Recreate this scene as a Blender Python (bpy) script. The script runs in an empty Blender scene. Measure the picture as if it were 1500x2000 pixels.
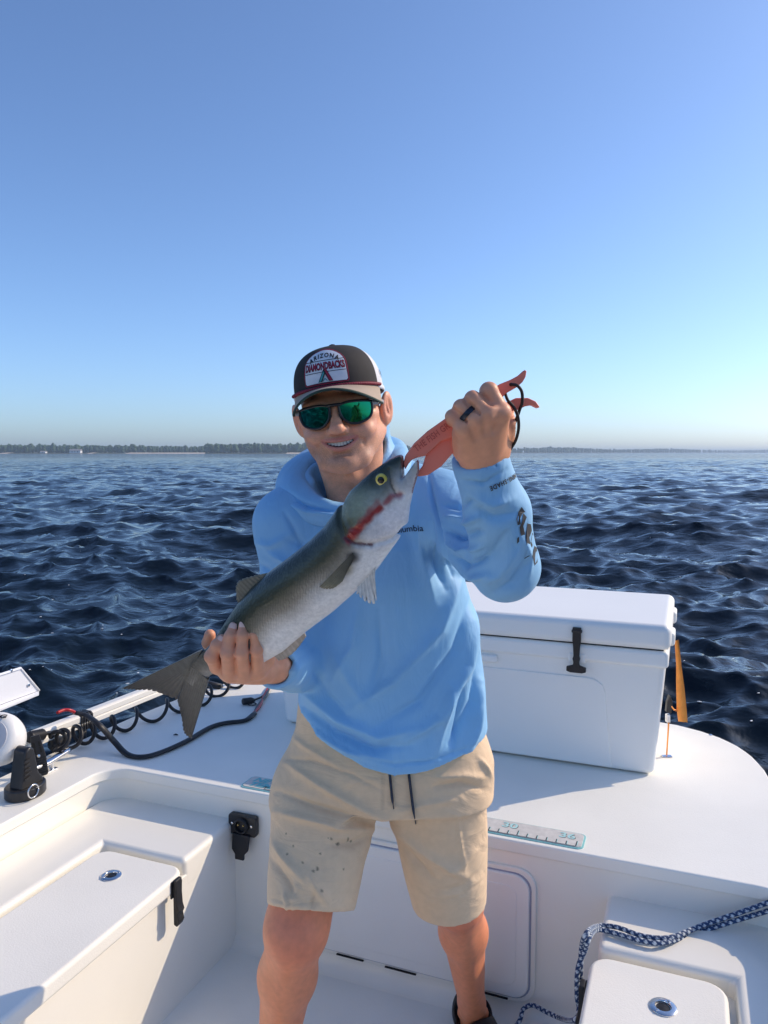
import bpy, bmesh, math, random
import numpy as np
from mathutils import Vector, Matrix
from mathutils.bvhtree import BVHTree
R = math.radians
SC = bpy.context.scene
COL = SC.collection

# ------------------------------------------------------------------ camera
CAMH = 1.5
FPX = 1503.0                       # focal length in photo pixels (1500 x 2000)
PITCH = math.atan(116 / FPX)
cam = bpy.data.cameras.new('camera')
cam.sensor_fit = 'VERTICAL'; cam.sensor_height = 24; cam.lens = 24 * FPX / 2000
cam.clip_start = 0.05; cam.clip_end = 30000
camo = bpy.data.objects.new('camera', cam); COL.objects.link(camo)
camo.location = (0, 0, CAMH); camo.rotation_euler = (R(90) - PITCH, 0, 0)
SC.camera = camo
SC.render.resolution_x = 768; SC.render.resolution_y = 1024

# ------------------------------------------------------------------ sky, sun, exposure
SUN_EL = 32.5; SUN_AZ = 71.4       # azimuth from +Y towards +X
w = bpy.data.worlds.new('World'); SC.world = w; w.use_nodes = True
nt = w.node_tree
bg = nt.nodes['Background']
sky = nt.nodes.new('ShaderNodeTexSky'); sky.sky_type = 'NISHITA'; sky.sun_disc = False
sky.sun_elevation = R(SUN_EL); sky.sun_rotation = R(SUN_AZ)
sky.altitude = 0; sky.air_density = 0.8; sky.dust_density = 1.0; sky.ozone_density = 7.0
hs = nt.nodes.new('ShaderNodeHueSaturation'); hs.inputs['Saturation'].default_value = 0.97
nt.links.new(sky.outputs[0], hs.inputs['Color']); nt.links.new(hs.outputs[0], bg.inputs[0]); bg.inputs[1].default_value = 0.13
sl = bpy.data.lights.new('sun', 'SUN'); sl.energy = 2.3; sl.angle = R(0.53); sl.color = (1.0, 0.82, 0.60)
so = bpy.data.objects.new('sun', sl); COL.objects.link(so)
sd = Vector((math.sin(R(SUN_AZ)) * math.cos(R(SUN_EL)), math.cos(R(SUN_AZ)) * math.cos(R(SUN_EL)), math.sin(R(SUN_EL))))
so.rotation_euler = sd.to_track_quat('Z', 'Y').to_euler(); so.location = sd * 30
vs = SC.view_settings
vs.view_transform = 'Standard'; vs.look = 'None'; vs.gamma = 1; vs.exposure = 0.65; vs.use_curve_mapping = False

# ------------------------------------------------------------------ pixel -> place helpers
_c, _s = math.cos(PITCH), math.sin(PITCH)
def ray(px, py):
    a = (px - 750) / FPX; b = (1000 - py) / FPX
    return np.array((a, _c + b * _s, -_s + b * _c))
def P(px, py, y):                   # the point at world depth y
    r = ray(px, py); t = y / r[1]
    return np.array((r[0] * t, y, CAMH + r[2] * t))
def PZ(px, py, z):                  # the point at height z
    r = ray(px, py); t = (z - CAMH) / r[2]
    return np.array((r[0] * t, r[1] * t, z))
def PP(px, py, p0, n):              # the point on a plane
    r = ray(px, py); o = np.array((0, 0, CAMH)); n = np.array(n, float)
    return o + r * (np.dot(np.array(p0) - o, n) / np.dot(r, n))
def pix(v):                         # world points (n,3) -> photo pixels
    v = np.asarray(v, float); z = v[:, 2] - CAMH
    d = v[:, 1] * _c - z * _s; u = v[:, 1] * _s + z * _c
    return 750 + FPX * v[:, 0] / d, 1000 - FPX * u / d

# ------------------------------------------------------------------ materials
def mat(name, base=(.8, .8, .8), rough=.5, metal=0.0, noise=None, bump=None, spec=.5, coat=0, sss=0, attr=None, emit=None, trans=0, sheen=0, ior=1.5, bump2=None):
    """noise=(scale, amount) varies the colour; bump=(scale, strength, distance)"""
    m = bpy.data.materials.new(name); m.use_nodes = True
    t = m.node_tree; p = t.nodes['Principled BSDF']
    p.inputs['Base Color'].default_value = (*base, 1); p.inputs['Roughness'].default_value = rough
    p.inputs['Metallic'].default_value = metal; p.inputs['Specular IOR Level'].default_value = spec
    p.inputs['IOR'].default_value = ior
    p.inputs['Coat Weight'].default_value = coat; p.inputs['Coat Roughness'].default_value = .08
    if sheen: p.inputs['Sheen Weight'].default_value = sheen
    if sss:
        p.inputs['Subsurface Weight'].default_value = sss
        p.inputs['Subsurface Radius'].default_value = (1, .35, .18); p.inputs['Subsurface Scale'].default_value = .012
    if trans: p.inputs['Transmission Weight'].default_value = trans
    src = None
    tc = t.nodes.new('ShaderNodeTexCoord')
    if attr:
        a = t.nodes.new('ShaderNodeAttribute'); a.attribute_name = attr; src = a.outputs['Color']
    if noise:
        n = t.nodes.new('ShaderNodeTexNoise'); n.inputs['Scale'].default_value = noise[0]; n.inputs['Detail'].default_value = 6
        t.links.new(tc.outputs['Object'], n.inputs['Vector'])
        mr = t.nodes.new('ShaderNodeMapRange'); mr.inputs[1].default_value = .25; mr.inputs[2].default_value = .75
        mr.inputs[3].default_value = 1 - noise[1]; mr.inputs[4].default_value = 1 + noise[1]
        t.links.new(n.outputs['Fac'], mr.inputs[0])
        mx = t.nodes.new('ShaderNodeMix'); mx.data_type = 'RGBA'; mx.blend_type = 'MULTIPLY'; mx.inputs[0].default_value = 1
        if src: t.links.new(src, mx.inputs[6])
        else: mx.inputs[6].default_value = (*base, 1)
        t.links.new(mr.outputs[0], mx.inputs[7]); src = mx.outputs[2]
    if src: t.links.new(src, p.inputs['Base Color'])
    if bump:
        n = t.nodes.new('ShaderNodeTexNoise'); n.inputs['Scale'].default_value = bump[0]; n.inputs['Detail'].default_value = 4
        t.links.new(tc.outputs['Object'], n.inputs['Vector'])
        b = t.nodes.new('ShaderNodeBump'); b.inputs['Strength'].default_value = bump[1]; b.inputs['Distance'].default_value = bump[2]
        t.links.new(n.outputs['Fac'], b.inputs['Height']); t.links.new(b.outputs[0], p.inputs['Normal'])
        if bump2:                      # broad soft wrinkles under the weave: (scale, strength, distance, stretch)
            mp = t.nodes.new('ShaderNodeMapping'); mp.inputs['Scale'].default_value = bump2[3]; mp.inputs['Rotation'].default_value = (0, R(38), 0); t.links.new(tc.outputs['Object'], mp.inputs['Vector'])
            n2 = t.nodes.new('ShaderNodeTexNoise'); n2.inputs['Scale'].default_value = bump2[0]; n2.inputs['Detail'].default_value = 3; n2.inputs['Distortion'].default_value = 1.2; t.links.new(mp.outputs[0], n2.inputs['Vector'])
            b2 = t.nodes.new('ShaderNodeBump'); b2.inputs['Strength'].default_value = bump2[1]; b2.inputs['Distance'].default_value = bump2[2]; t.links.new(n2.outputs['Fac'], b2.inputs['Height']); t.links.new(b2.outputs[0], b.inputs['Normal'])
    return m
def srgb(r, g, b):
    f = lambda c: (c / 255 / 12.92) if c / 255 <= .04045 else ((c / 255 + .055) / 1.055) ** 2.4
    return (f(r), f(g), f(b))

# ------------------------------------------------------------------ object helpers
ROOT = {}                            # object -> world location of its thing (parts are given in world space)
def thing(name, label, cat, loc=(0, 0, 0), rotz=0, group=None):
    o = bpy.data.objects.new(name, None); COL.objects.link(o); o.empty_display_size = .1
    o.location = loc; o.rotation_euler = (0, 0, rotz); o['label'] = label; o['category'] = cat
    if group: o['group'] = group
    ROOT[o] = np.array(loc, float)
    return o
def tag(o, label, cat, group=None):
    o['label'] = label; o['category'] = cat
    if group: o['group'] = group
    return o
def mk(name, verts, faces, m, parent=None, smooth=True, col=None, world=True, sharp=None, wn=False):
    v = np.asarray(verts, float).reshape(-1, 3)
    base = ROOT.get(parent) if parent is not None else None
    if world and base is not None: v = v - base
    me = bpy.data.meshes.new(name); me.from_pydata(v.tolist(), [], [tuple(int(i) for i in f) for f in faces] if not isinstance(faces, list) else faces)
    return fin(name, me, m, parent, smooth, col, sharp, wn)
def fin(name, me, m, parent=None, smooth=True, col=None, sharp=None, wn=False):
    me.validate(); me.update()
    if smooth:
        me.polygons.foreach_set('use_smooth', [True] * len(me.polygons))
        if sharp: me.set_sharp_from_angle(angle=R(sharp))
    if col is not None:
        a = me.color_attributes.new('Col', 'FLOAT_COLOR', 'POINT')
        c = np.ones((len(me.vertices), 4)); c[:, :3] = col; a.data.foreach_set('color', c.ravel())
    if m is not None: me.materials.append(m)
    o = bpy.data.objects.new(name, me); COL.objects.link(o)
    if wn:
        md = o.modifiers.new('wn', 'WEIGHTED_NORMAL'); md.keep_sharp = True
    if parent is not None:
        o.parent = parent; ROOT[o] = ROOT.get(parent, np.zeros(3))
    return o
def local(parent): ROOT[parent] = np.zeros(3)       # parts of this thing are given in its own space
def bmo(name, bm, m, parent=None, sharp=40, wn=True, world=True):
    base = ROOT.get(parent) if parent is not None else None
    if world and base is not None and base.any(): bmesh.ops.translate(bm, verts=bm.verts, vec=Vector(-base))
    me = bpy.data.meshes.new(name); bm.to_mesh(me); bm.free()
    return fin(name, me, m, parent, True, None, sharp, wn)
def bev(bm, wdt, seg=3, ang=30):
    if wdt <= 0: return bm
    es = [e for e in bm.edges if len(e.link_faces) == 2 and e.calc_face_angle(0) > R(ang)]
    bmesh.ops.bevel(bm, geom=es, offset=wdt, segments=seg, profile=.5, affect='EDGES', clamp_overlap=True)
    return bm
def box(x0, x1, y0, y1, z0, z1, b=.004, seg=3, taper=None, bm=None):
    bm2 = bmesh.new(); bmesh.ops.create_cube(bm2, size=1)
    for v in bm2.verts:
        tz = v.co.z
        v.co = Vector(((x0 + x1) / 2 + v.co.x * (x1 - x0), (y0 + y1) / 2 + v.co.y * (y1 - y0), (z0 + z1) / 2 + v.co.z * (z1 - z0)))
        if taper and tz < 0:
            v.co.x += (-1 if v.co.x > (x0 + x1) / 2 else 1) * taper[0]; v.co.y += (-1 if v.co.y > (y0 + y1) / 2 else 1) * taper[1]
    bev(bm2, b, seg)
    return join(bm, bm2)
def join(bm, bm2):
    if bm is None: return bm2
    me = bpy.data.meshes.new('tmp'); bm2.to_mesh(me); bm2.free(); bm.from_mesh(me); bpy.data.meshes.remove(me)
    return bm
def prism(pts, n, depth, b=.002, seg=2, bm=None, ang=30):
    """polygon pts (3-D, in order) extruded by depth along n"""
    bm2 = bmesh.new(); vs_ = [bm2.verts.new(Vector(p)) for p in pts]; f = bm2.faces.new(vs_)
    r = bmesh.ops.extrude_face_region(bm2, geom=[f])
    bmesh.ops.translate(bm2, verts=[e for e in r['geom'] if isinstance(e, bmesh.types.BMVert)], vec=Vector(n) * depth)
    bmesh.ops.recalc_face_normals(bm2, faces=bm2.faces)
    bev(bm2, b, seg, ang)
    return join(bm, bm2)
def rrect(u0, u1, v0, v1, r, n=6):
    out = []
    for cx, cy, a0 in ((u1 - r, v1 - r, 0), (u0 + r, v1 - r, 90), (u0 + r, v0 + r, 180), (u1 - r, v0 + r, 270)):
        for i in range(n + 1):
            a = R(a0 + 90 * i / n); out.append((cx + r * math.cos(a), cy + r * math.sin(a)))
    return out
def spline(pts, n=8):
    p = [np.array(q, float) for q in pts]; p = [2 * p[0] - p[1]] + p + [2 * p[-1] - p[-2]]
    out = []
    for i in range(1, len(p) - 2):
        a, b, c, d = p[i - 1:i + 3]
        for k in range(n):
            t = k / n
            out.append(.5 * (2 * b + (c - a) * t + (2 * a - 5 * b + 4 * c - d) * t * t + (3 * b - a - 3 * c + d) * t ** 3))
    out.append(p[-2]); return out
def tube_vf(pts, r, ns=8, flat=None, twist=None):
    """r: number or list; flat=(wx,wy) scales the section; returns verts, faces"""
    pts = [np.array(p, float) for p in pts]; n = len(pts)
    rs = r if hasattr(r, '__len__') else [r] * n
    T = [pts[min(i + 1, n - 1)] - pts[max(i - 1, 0)] for i in range(n)]; T = [t / (np.linalg.norm(t) + 1e-12) for t in T]
    up = np.array((0, 0, 1.)) if abs(T[0][2]) < .9 else np.array((1., 0, 0))
    N = np.cross(T[0], up); N /= np.linalg.norm(N); V = []; F = []
    for i in range(n):
        N = N - T[i] * np.dot(N, T[i]); N /= np.linalg.norm(N); Bn = np.cross(T[i], N)
        for k in range(ns):
            a = 2 * math.pi * k / ns + (twist * i if twist else 0)
            fx, fy = flat if flat else (1, 1)
            V.append(pts[i] + rs[i] * (N * math.cos(a) * fx + Bn * math.sin(a) * fy))
    for i in range(n - 1):
        for k in range(ns):
            F.append((i * ns + k, i * ns + (k + 1) % ns, (i + 1) * ns + (k + 1) % ns, (i + 1) * ns + k))
    F.append(tuple(range(ns - 1, -1, -1))); F.append(tuple((n - 1) * ns + k for k in range(ns)))
    return V, F
def tube(name, pts, r, m, parent=None, ns=8, **k):
    V, F = tube_vf(pts, r, ns, **k); return mk(name, V, F, m, parent, sharp=60)
def lathe(prof, c, axis, ns=24, bm=None):
    """prof [(radius, along axis)]"""
    ax = Vector(axis).normalized(); q = Vector((0, 0, 1)).rotation_difference(ax); bm2 = bmesh.new(); rings = []
    for r_, h_ in prof:
        rings.append([bm2.verts.new(Vector(c) + q @ Vector((r_ * math.cos(2 * math.pi * k / ns), r_ * math.sin(2 * math.pi * k / ns), h_))) for k in range(ns)])
    for a, b in zip(rings, rings[1:]):
        for k in range(ns): bm2.faces.new((a[k], a[(k + 1) % ns], b[(k + 1) % ns], b[k]))
    bm2.faces.new(rings[0][::-1]); bm2.faces.new(rings[-1])
    bmesh.ops.recalc_face_normals(bm2, faces=bm2.faces)
    return join(bm, bm2)
def text_vf(body, size=1, bold=0, shear=0, align='CENTER', space=1.0, res=3):
    cu = bpy.data.curves.new('txt', 'FONT'); cu.body = body; cu.size = size; cu.offset = bold; cu.shear = shear
    cu.align_x = align; cu.align_y = 'CENTER'; cu.space_character = space; cu.resolution_u = res
    o = bpy.data.objects.new('txt', cu); COL.objects.link(o); dg = bpy.context.evaluated_depsgraph_get(); dg.update()
    me = bpy.data.meshes.new_from_object(o.evaluated_get(dg))
    v = np.array([x.co[:] for x in me.vertices]); f = [tuple(p.vertices) for p in me.polygons]
    bpy.data.objects.remove(o); bpy.data.curves.remove(cu); bpy.data.meshes.remove(me)
    return v, f
def bvh_of(o):
    me = o.data; return BVHTree.FromPolygons([v.co for v in me.vertices], [p.vertices for p in me.polygons])
def decal(name, vf, origin, xd, yd, host, parent, m, off=.0012, world_base=None, back=.05):
    """lay flat 2-D verts on the surface of a mesh by casting along -(xd x yd)"""
    v, f = vf; xd = Vector(xd).normalized(); yd = Vector(yd).normalized(); n = xd.cross(yd).normalized(); yd = n.cross(xd)
    b = bvh_of(host); base = Vector(ROOT.get(host, np.zeros(3))); out = []
    for q in v:
        p = Vector(origin) + xd * q[0] + yd * q[1] - base
        h, nn, _, _ = b.ray_cast(p + n * back, -n, back * 3)
        out.append((h + n * off + base) if h is not None else None)
    f = [tuple(x) for x in f if all(out[i] is not None for i in x)]; out = [tuple(q) if q is not None else tuple(origin) for q in out]
    return mk(name, out, f, m, parent, smooth=False)

# ------------------------------------------------------------------ signed distance modelling
class Grid:
    def __init__(s, lo, hi, h):
        s.o = np.array(lo, np.float32); s.h = h; n = np.ceil((np.array(hi) - s.o) / h).astype(int) + 1
        ax = [s.o[i] + np.arange(n[i], dtype=np.float32) * h for i in range(3)]
        s.X, s.Y, s.Z = np.meshgrid(*ax, indexing='ij', sparse=True); s.f = None; s.shape = tuple(n)
    def full(s, d): return np.broadcast_to(d, s.shape)
    def cone(s, a, b, ra, rb=None, sq=(1, 1, 1)):
        rb = ra if rb is None else rb; a = np.asarray(a, float); b = np.asarray(b, float); ab = b - a; L = float(ab @ ab) + 1e-12
        x, y, z = (s.X - np.float32(a[0])), (s.Y - np.float32(a[1])), (s.Z - np.float32(a[2]))
        t = np.clip((x * np.float32(ab[0]) + y * np.float32(ab[1]) + z * np.float32(ab[2])) / np.float32(L), 0, 1)
        return np.sqrt(((x - t * np.float32(ab[0])) * sq[0]) ** 2 + ((y - t * np.float32(ab[1])) * sq[1]) ** 2 + ((z - t * np.float32(ab[2])) * sq[2]) ** 2) - (np.float32(ra) + np.float32(rb - ra) * t)
    def ell(s, c, r, rot=None):
        x, y, z = s.X - np.float32(c[0]), s.Y - np.float32(c[1]), s.Z - np.float32(c[2])
        if rot is not None:
            M = np.array(rot, np.float32).T      # world -> local
            x, y, z = M[0, 0] * x + M[0, 1] * y + M[0, 2] * z, M[1, 0] * x + M[1, 1] * y + M[1, 2] * z, M[2, 0] * x + M[2, 1] * y + M[2, 2] * z
        x = x / np.float32(r[0]); y = y / np.float32(r[1]); z = z / np.float32(r[2])
        k0 = np.sqrt(x * x + y * y + z * z); k1 = np.sqrt((x / np.float32(r[0])) ** 2 + (y / np.float32(r[1])) ** 2 + (z / np.float32(r[2])) ** 2) + 1e-6
        return k0 * (k0 - 1) / k1
    def loc(s, c, r):               # a window of the grid round c (for small shapes)
        c = np.asarray(c, float); v = Grid.__new__(Grid); i0 = np.maximum(np.floor((c - r - s.o) / s.h).astype(int), 0); i1 = np.minimum(np.ceil((c + r - s.o) / s.h).astype(int) + 1, s.shape); i1 = np.maximum(i1, i0 + 1)
        v.o = s.o; v.h = s.h; v.X = s.X[i0[0]:i1[0]]; v.Y = s.Y[:, i0[1]:i1[1]]; v.Z = s.Z[:, :, i0[2]:i1[2]]
        v.f = s.f[i0[0]:i1[0], i0[1]:i1[1], i0[2]:i1[2]]; v.shape = v.f.shape; return v
    def add(s, d, k=0.0):
        if s.f is None: s.f = np.array(s.full(d), np.float32)
        else: s.f[...] = smin(s.f, d, k)
        return s
    def sub(s, d, k=0.0): s.f[...] = -smin(-s.f, d, k); return s
    def acone(s, a, b, ra, rb=None, k=0.0, sub=False):
        a = np.asarray(a, float); b = np.asarray(b, float); rb = ra if rb is None else rb
        v = s.loc((a + b) / 2, np.abs(b - a) / 2 + max(ra, rb) + 2 * k + 2 * s.h)
        if v.f.size == 0: return s
        d = v.cone(a, b, ra, rb); (v.sub if sub else v.add)(d, k); return s
    def aell(s, c, r, k=0.0, rot=None, sub=False):
        v = s.loc(c, max(r) + 2 * k + 2 * s.h)
        if v.f.size == 0: return s
        d = v.ell(c, r, rot); (v.sub if sub else v.add)(d, k); return s
    def mesh(s): return snets(s.f, s.o, s.h)
def smin(a, b, k):
    if k <= 0: return np.minimum(a, b)
    h = np.maximum(k - np.abs(a - b), 0) / np.float32(k)
    return np.minimum(a, b) - h * h * np.float32(k * .25)
def snets(f, o, h):
    s = f < 0; n = np.array(f.shape) - 1
    sl_ = lambda a, d: a[d[0]:d[0] + n[0], d[1]:d[1] + n[1], d[2]:d[2] + n[2]]
    cs = [(i, j, k) for i in (0, 1) for j in (0, 1) for k in (0, 1)]
    cnt = sum(sl_(s, d).astype(np.int8) for d in cs); act = (cnt > 0) & (cnt < 8)
    ijk = np.argwhere(act); idx = np.full(act.shape, -1, np.int64); idx[act] = np.arange(len(ijk))
    val = {d: f[ijk[:, 0] + d[0], ijk[:, 1] + d[1], ijk[:, 2] + d[2]] for d in cs}
    acc = np.zeros((len(ijk), 3)); c = np.zeros(len(ijk))
    for a in cs:
        for ax in range(3):
            if a[ax] == 0:
                b = list(a); b[ax] = 1; b = tuple(b); fa, fb = val[a], val[b]; m = (fa < 0) != (fb < 0)
                t = fa[m] / (fa[m] - fb[m]); p = np.tile(np.array(a, float), (m.sum(), 1)); p[:, ax] = t; acc[m] += p; c[m] += 1
    V = (ijk + acc / c[:, None]) * h + o; F = []
    for ax in range(3):
        A = [slice(None)] * 3; B_ = [slice(None)] * 3; A[ax] = slice(0, -1); B_[ax] = slice(1, None)
        e = s[tuple(A)] != s[tuple(B_)]; pos = np.argwhere(e); o1, o2 = (ax + 1) % 3, (ax + 2) % 3
        ok = (pos[:, o1] > 0) & (pos[:, o2] > 0) & (pos[:, o1] < n[o1]) & (pos[:, o2] < n[o2]); pos = pos[ok]
        ins = s[tuple(pos.T)]
        def cell(d1, d2):
            q = pos.copy(); q[:, o1] -= d1; q[:, o2] -= d2; return idx[tuple(q.T)]
        q = np.stack([cell(1, 1), cell(0, 1), cell(0, 0), cell(1, 0)], 1); q[~ins] = q[~ins][:, ::-1]
        F.append(q)
    return V, np.concatenate(F)
def vnormals(V, F):
    n = np.cross(V[F[:, 2]] - V[F[:, 0]], V[F[:, 3]] - V[F[:, 1]]); N = np.zeros_like(V)
    for k in range(4): np.add.at(N, F[:, k], n)
    return N / (np.linalg.norm(N, axis=1)[:, None] + 1e-12)
def relax(V, F, it=1, a=.5):
    for _ in range(it):
        S = np.zeros_like(V); C = np.zeros(len(V))
        for k in range(4):
            for j in (1, 3):
                np.add.at(S, F[:, k], V[F[:, (k + j) % 4]]); np.add.at(C, F[:, k], 1)
        V = V + a * (S / np.maximum(C, 1)[:, None] - V)
    return V
def fast(name, V, F, m, parent, col=None, world=True):
    base = ROOT.get(parent) if parent is not None else None
    if world and base is not None: V = V - base
    me = bpy.data.meshes.new(name); me.vertices.add(len(V)); me.vertices.foreach_set('co', np.ascontiguousarray(V, np.float32).ravel())
    me.loops.add(F.size); me.loops.foreach_set('vertex_index', np.ascontiguousarray(F, np.int32).ravel())
    me.polygons.add(len(F)); me.polygons.foreach_set('loop_start', np.arange(0, F.size, 4, dtype=np.int32))
    me.update(calc_edges=True)
    return fin(name, me, m, parent, True, col)
# ================================================================== WATER
rng = np.random.default_rng(7)
WZ = -0.28
def water():
    rad = [0.9]
    while rad[-1] < 260: rad.append(rad[-1] * 1.0105)
    while rad[-1] < 14000: rad.append(rad[-1] * 1.035)
    rad = np.array(rad)
    th = np.concatenate([np.linspace(-44, 44, 620), np.linspace(44, 316, 70)[1:-1]]); th = np.radians(th)
    RR, TT = np.meshgrid(rad, th, indexing='ij')
    X = RR * np.sin(TT); Y = RR * np.cos(TT); Z = np.zeros_like(X); DX = np.zeros_like(X); DY = np.zeros_like(X)
    sp = np.maximum(RR * .0105, RR * R(88) / 620)
    n = 150
    lam = np.exp(rng.uniform(math.log(.2), math.log(6.0), n)); wind = R(205)
    for l in lam:
        a = wind + rng.normal(0, .62); k = 2 * math.pi / l
        amp = .0074 * l ** .68 * rng.uniform(.5, 1.4)
        if l > 1.6: amp *= .72
        att = np.clip(l / sp / 2.2 - .25, 0, 1)
        ph = k * (X * math.sin(a) + Y * math.cos(a)) + rng.uniform(0, 6.28)
        Z += amp * att * np.cos(ph); s_ = np.sin(ph) * amp * att * 1.05
        DX -= s_ * math.sin(a); DY -= s_ * math.cos(a)
    V = np.stack([X + DX, Y + DY, WZ + Z], -1).reshape(-1, 3)
    nr, nt_ = X.shape; i = np.arange(nr - 1)[:, None]; j = np.arange(nt_)[None]
    a = i * nt_ + j; b = i * nt_ + (j + 1) % nt_; c = (i + 1) * nt_ + (j + 1) % nt_; d = (i + 1) * nt_ + j
    F = np.stack([a, d, c, b], -1).reshape(-1, 4)
    m = bpy.data.materials.new('sea_water'); m.use_nodes = True; t = m.node_tree; p = t.nodes['Principled BSDF']
    p.inputs['Base Color'].default_value = (.003, .008, .014, 1); p.inputs['Roughness'].default_value = .07; p.inputs['IOR'].default_value = 1.333
    g = t.nodes.new('ShaderNodeNewGeometry'); prev = None
    for sc, st, di, stretch in ((.4, .6, .32, 1.8), (1.1, .6, .11, 1.6), (5.5, .8, .022, 1.4), (19, .45, .006, 1.2)):
        mp = t.nodes.new('ShaderNodeMapping'); mp.inputs['Scale'].default_value = (1 / stretch, 1, 1); mp.inputs['Rotation'].default_value = (0, 0, R(-20))
        t.links.new(g.outputs['Position'], mp.inputs['Vector'])
        n_ = t.nodes.new('ShaderNodeTexNoise'); n_.inputs['Scale'].default_value = sc; n_.inputs['Detail'].default_value = 3; n_.inputs['Distortion'].default_value = .6
        t.links.new(mp.outputs[0], n_.inputs['Vector'])
        b = t.nodes.new('ShaderNodeBump'); b.inputs['Strength'].default_value = st; b.inputs['Distance'].default_value = di
        t.links.new(n_.outputs['Fac'], b.inputs['Height'])
        if prev: t.links.new(prev, b.inputs['Normal'])
        prev = b.outputs[0]
    # choppier out on the open water than in the lee of the boat
    ln = t.nodes.new('ShaderNodeVectorMath'); ln.operation = 'LENGTH'; t.links.new(g.outputs['Position'], ln.inputs[0])
    mr = t.nodes.new('ShaderNodeMapRange'); mr.inputs[1].default_value = 18; mr.inputs[2].default_value = 110; mr.inputs[3].default_value = 0; mr.inputs[4].default_value = 1; t.links.new(ln.outputs['Value'], mr.inputs[0])
    n_ = t.nodes.new('ShaderNodeTexNoise'); n_.inputs['Scale'].default_value = .9; n_.inputs['Detail'].default_value = 4; t.links.new(g.outputs['Position'], n_.inputs['Vector'])
    b = t.nodes.new('ShaderNodeBump'); b.inputs['Distance'].default_value = .75; t.links.new(mr.outputs[0], b.inputs['Strength']); t.links.new(n_.outputs['Fac'], b.inputs['Height']); t.links.new(prev, b.inputs['Normal']); prev = b.outputs[0]
    t.links.new(prev, p.inputs['Normal'])
    o = fast('water', V, F, m, None); o['kind'] = 'structure'
    # white flecks for foam and painted glints, riding on the chop
    rr = np.random.default_rng(11); FV = []; FF = []
    ok = np.flatnonzero((RR.ravel() > 3.2) & (RR.ravel() < 40) & (np.abs(TT.ravel()) < R(40)) & (Z.ravel() > .0))
    w_ = 1 / RR.ravel()[ok] ** .6; pick = rr.choice(ok, 260, p=w_ / w_.sum(), replace=False)
    for q in pick:
        c = V[q] + (0, 0, .006); a0 = rr.uniform(0, 6.28); L_ = rr.uniform(.006, .022); b0 = len(FV); mth = rr.uniform(.3, .6)
        for k in range(8):
            a_ = k * math.pi / 4; u_ = L_ * math.cos(a_) * rr.uniform(.6, 1.2); v_ = L_ * mth * math.sin(a_) * rr.uniform(.6, 1.2)
            FV.append((c[0] + u_ * math.cos(a0) - v_ * math.sin(a0), c[1] + u_ * math.sin(a0) + v_ * math.cos(a0), c[2])); 
        FV.append((c[0], c[1], c[2] + .004))
        for k in range(8): FF.append((b0 + k, b0 + (k + 1) % 8, b0 + 8))
    fo = mk('sea_foam', FV, FF, mat('sea_foam', (.75, .78, .8), .6, noise=(40, .1)), None); fo['kind'] = 'stuff'; fo['label'] = 'scattered white flecks of foam and painted glints on the chop'; fo['category'] = 'foam'
water()

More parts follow.
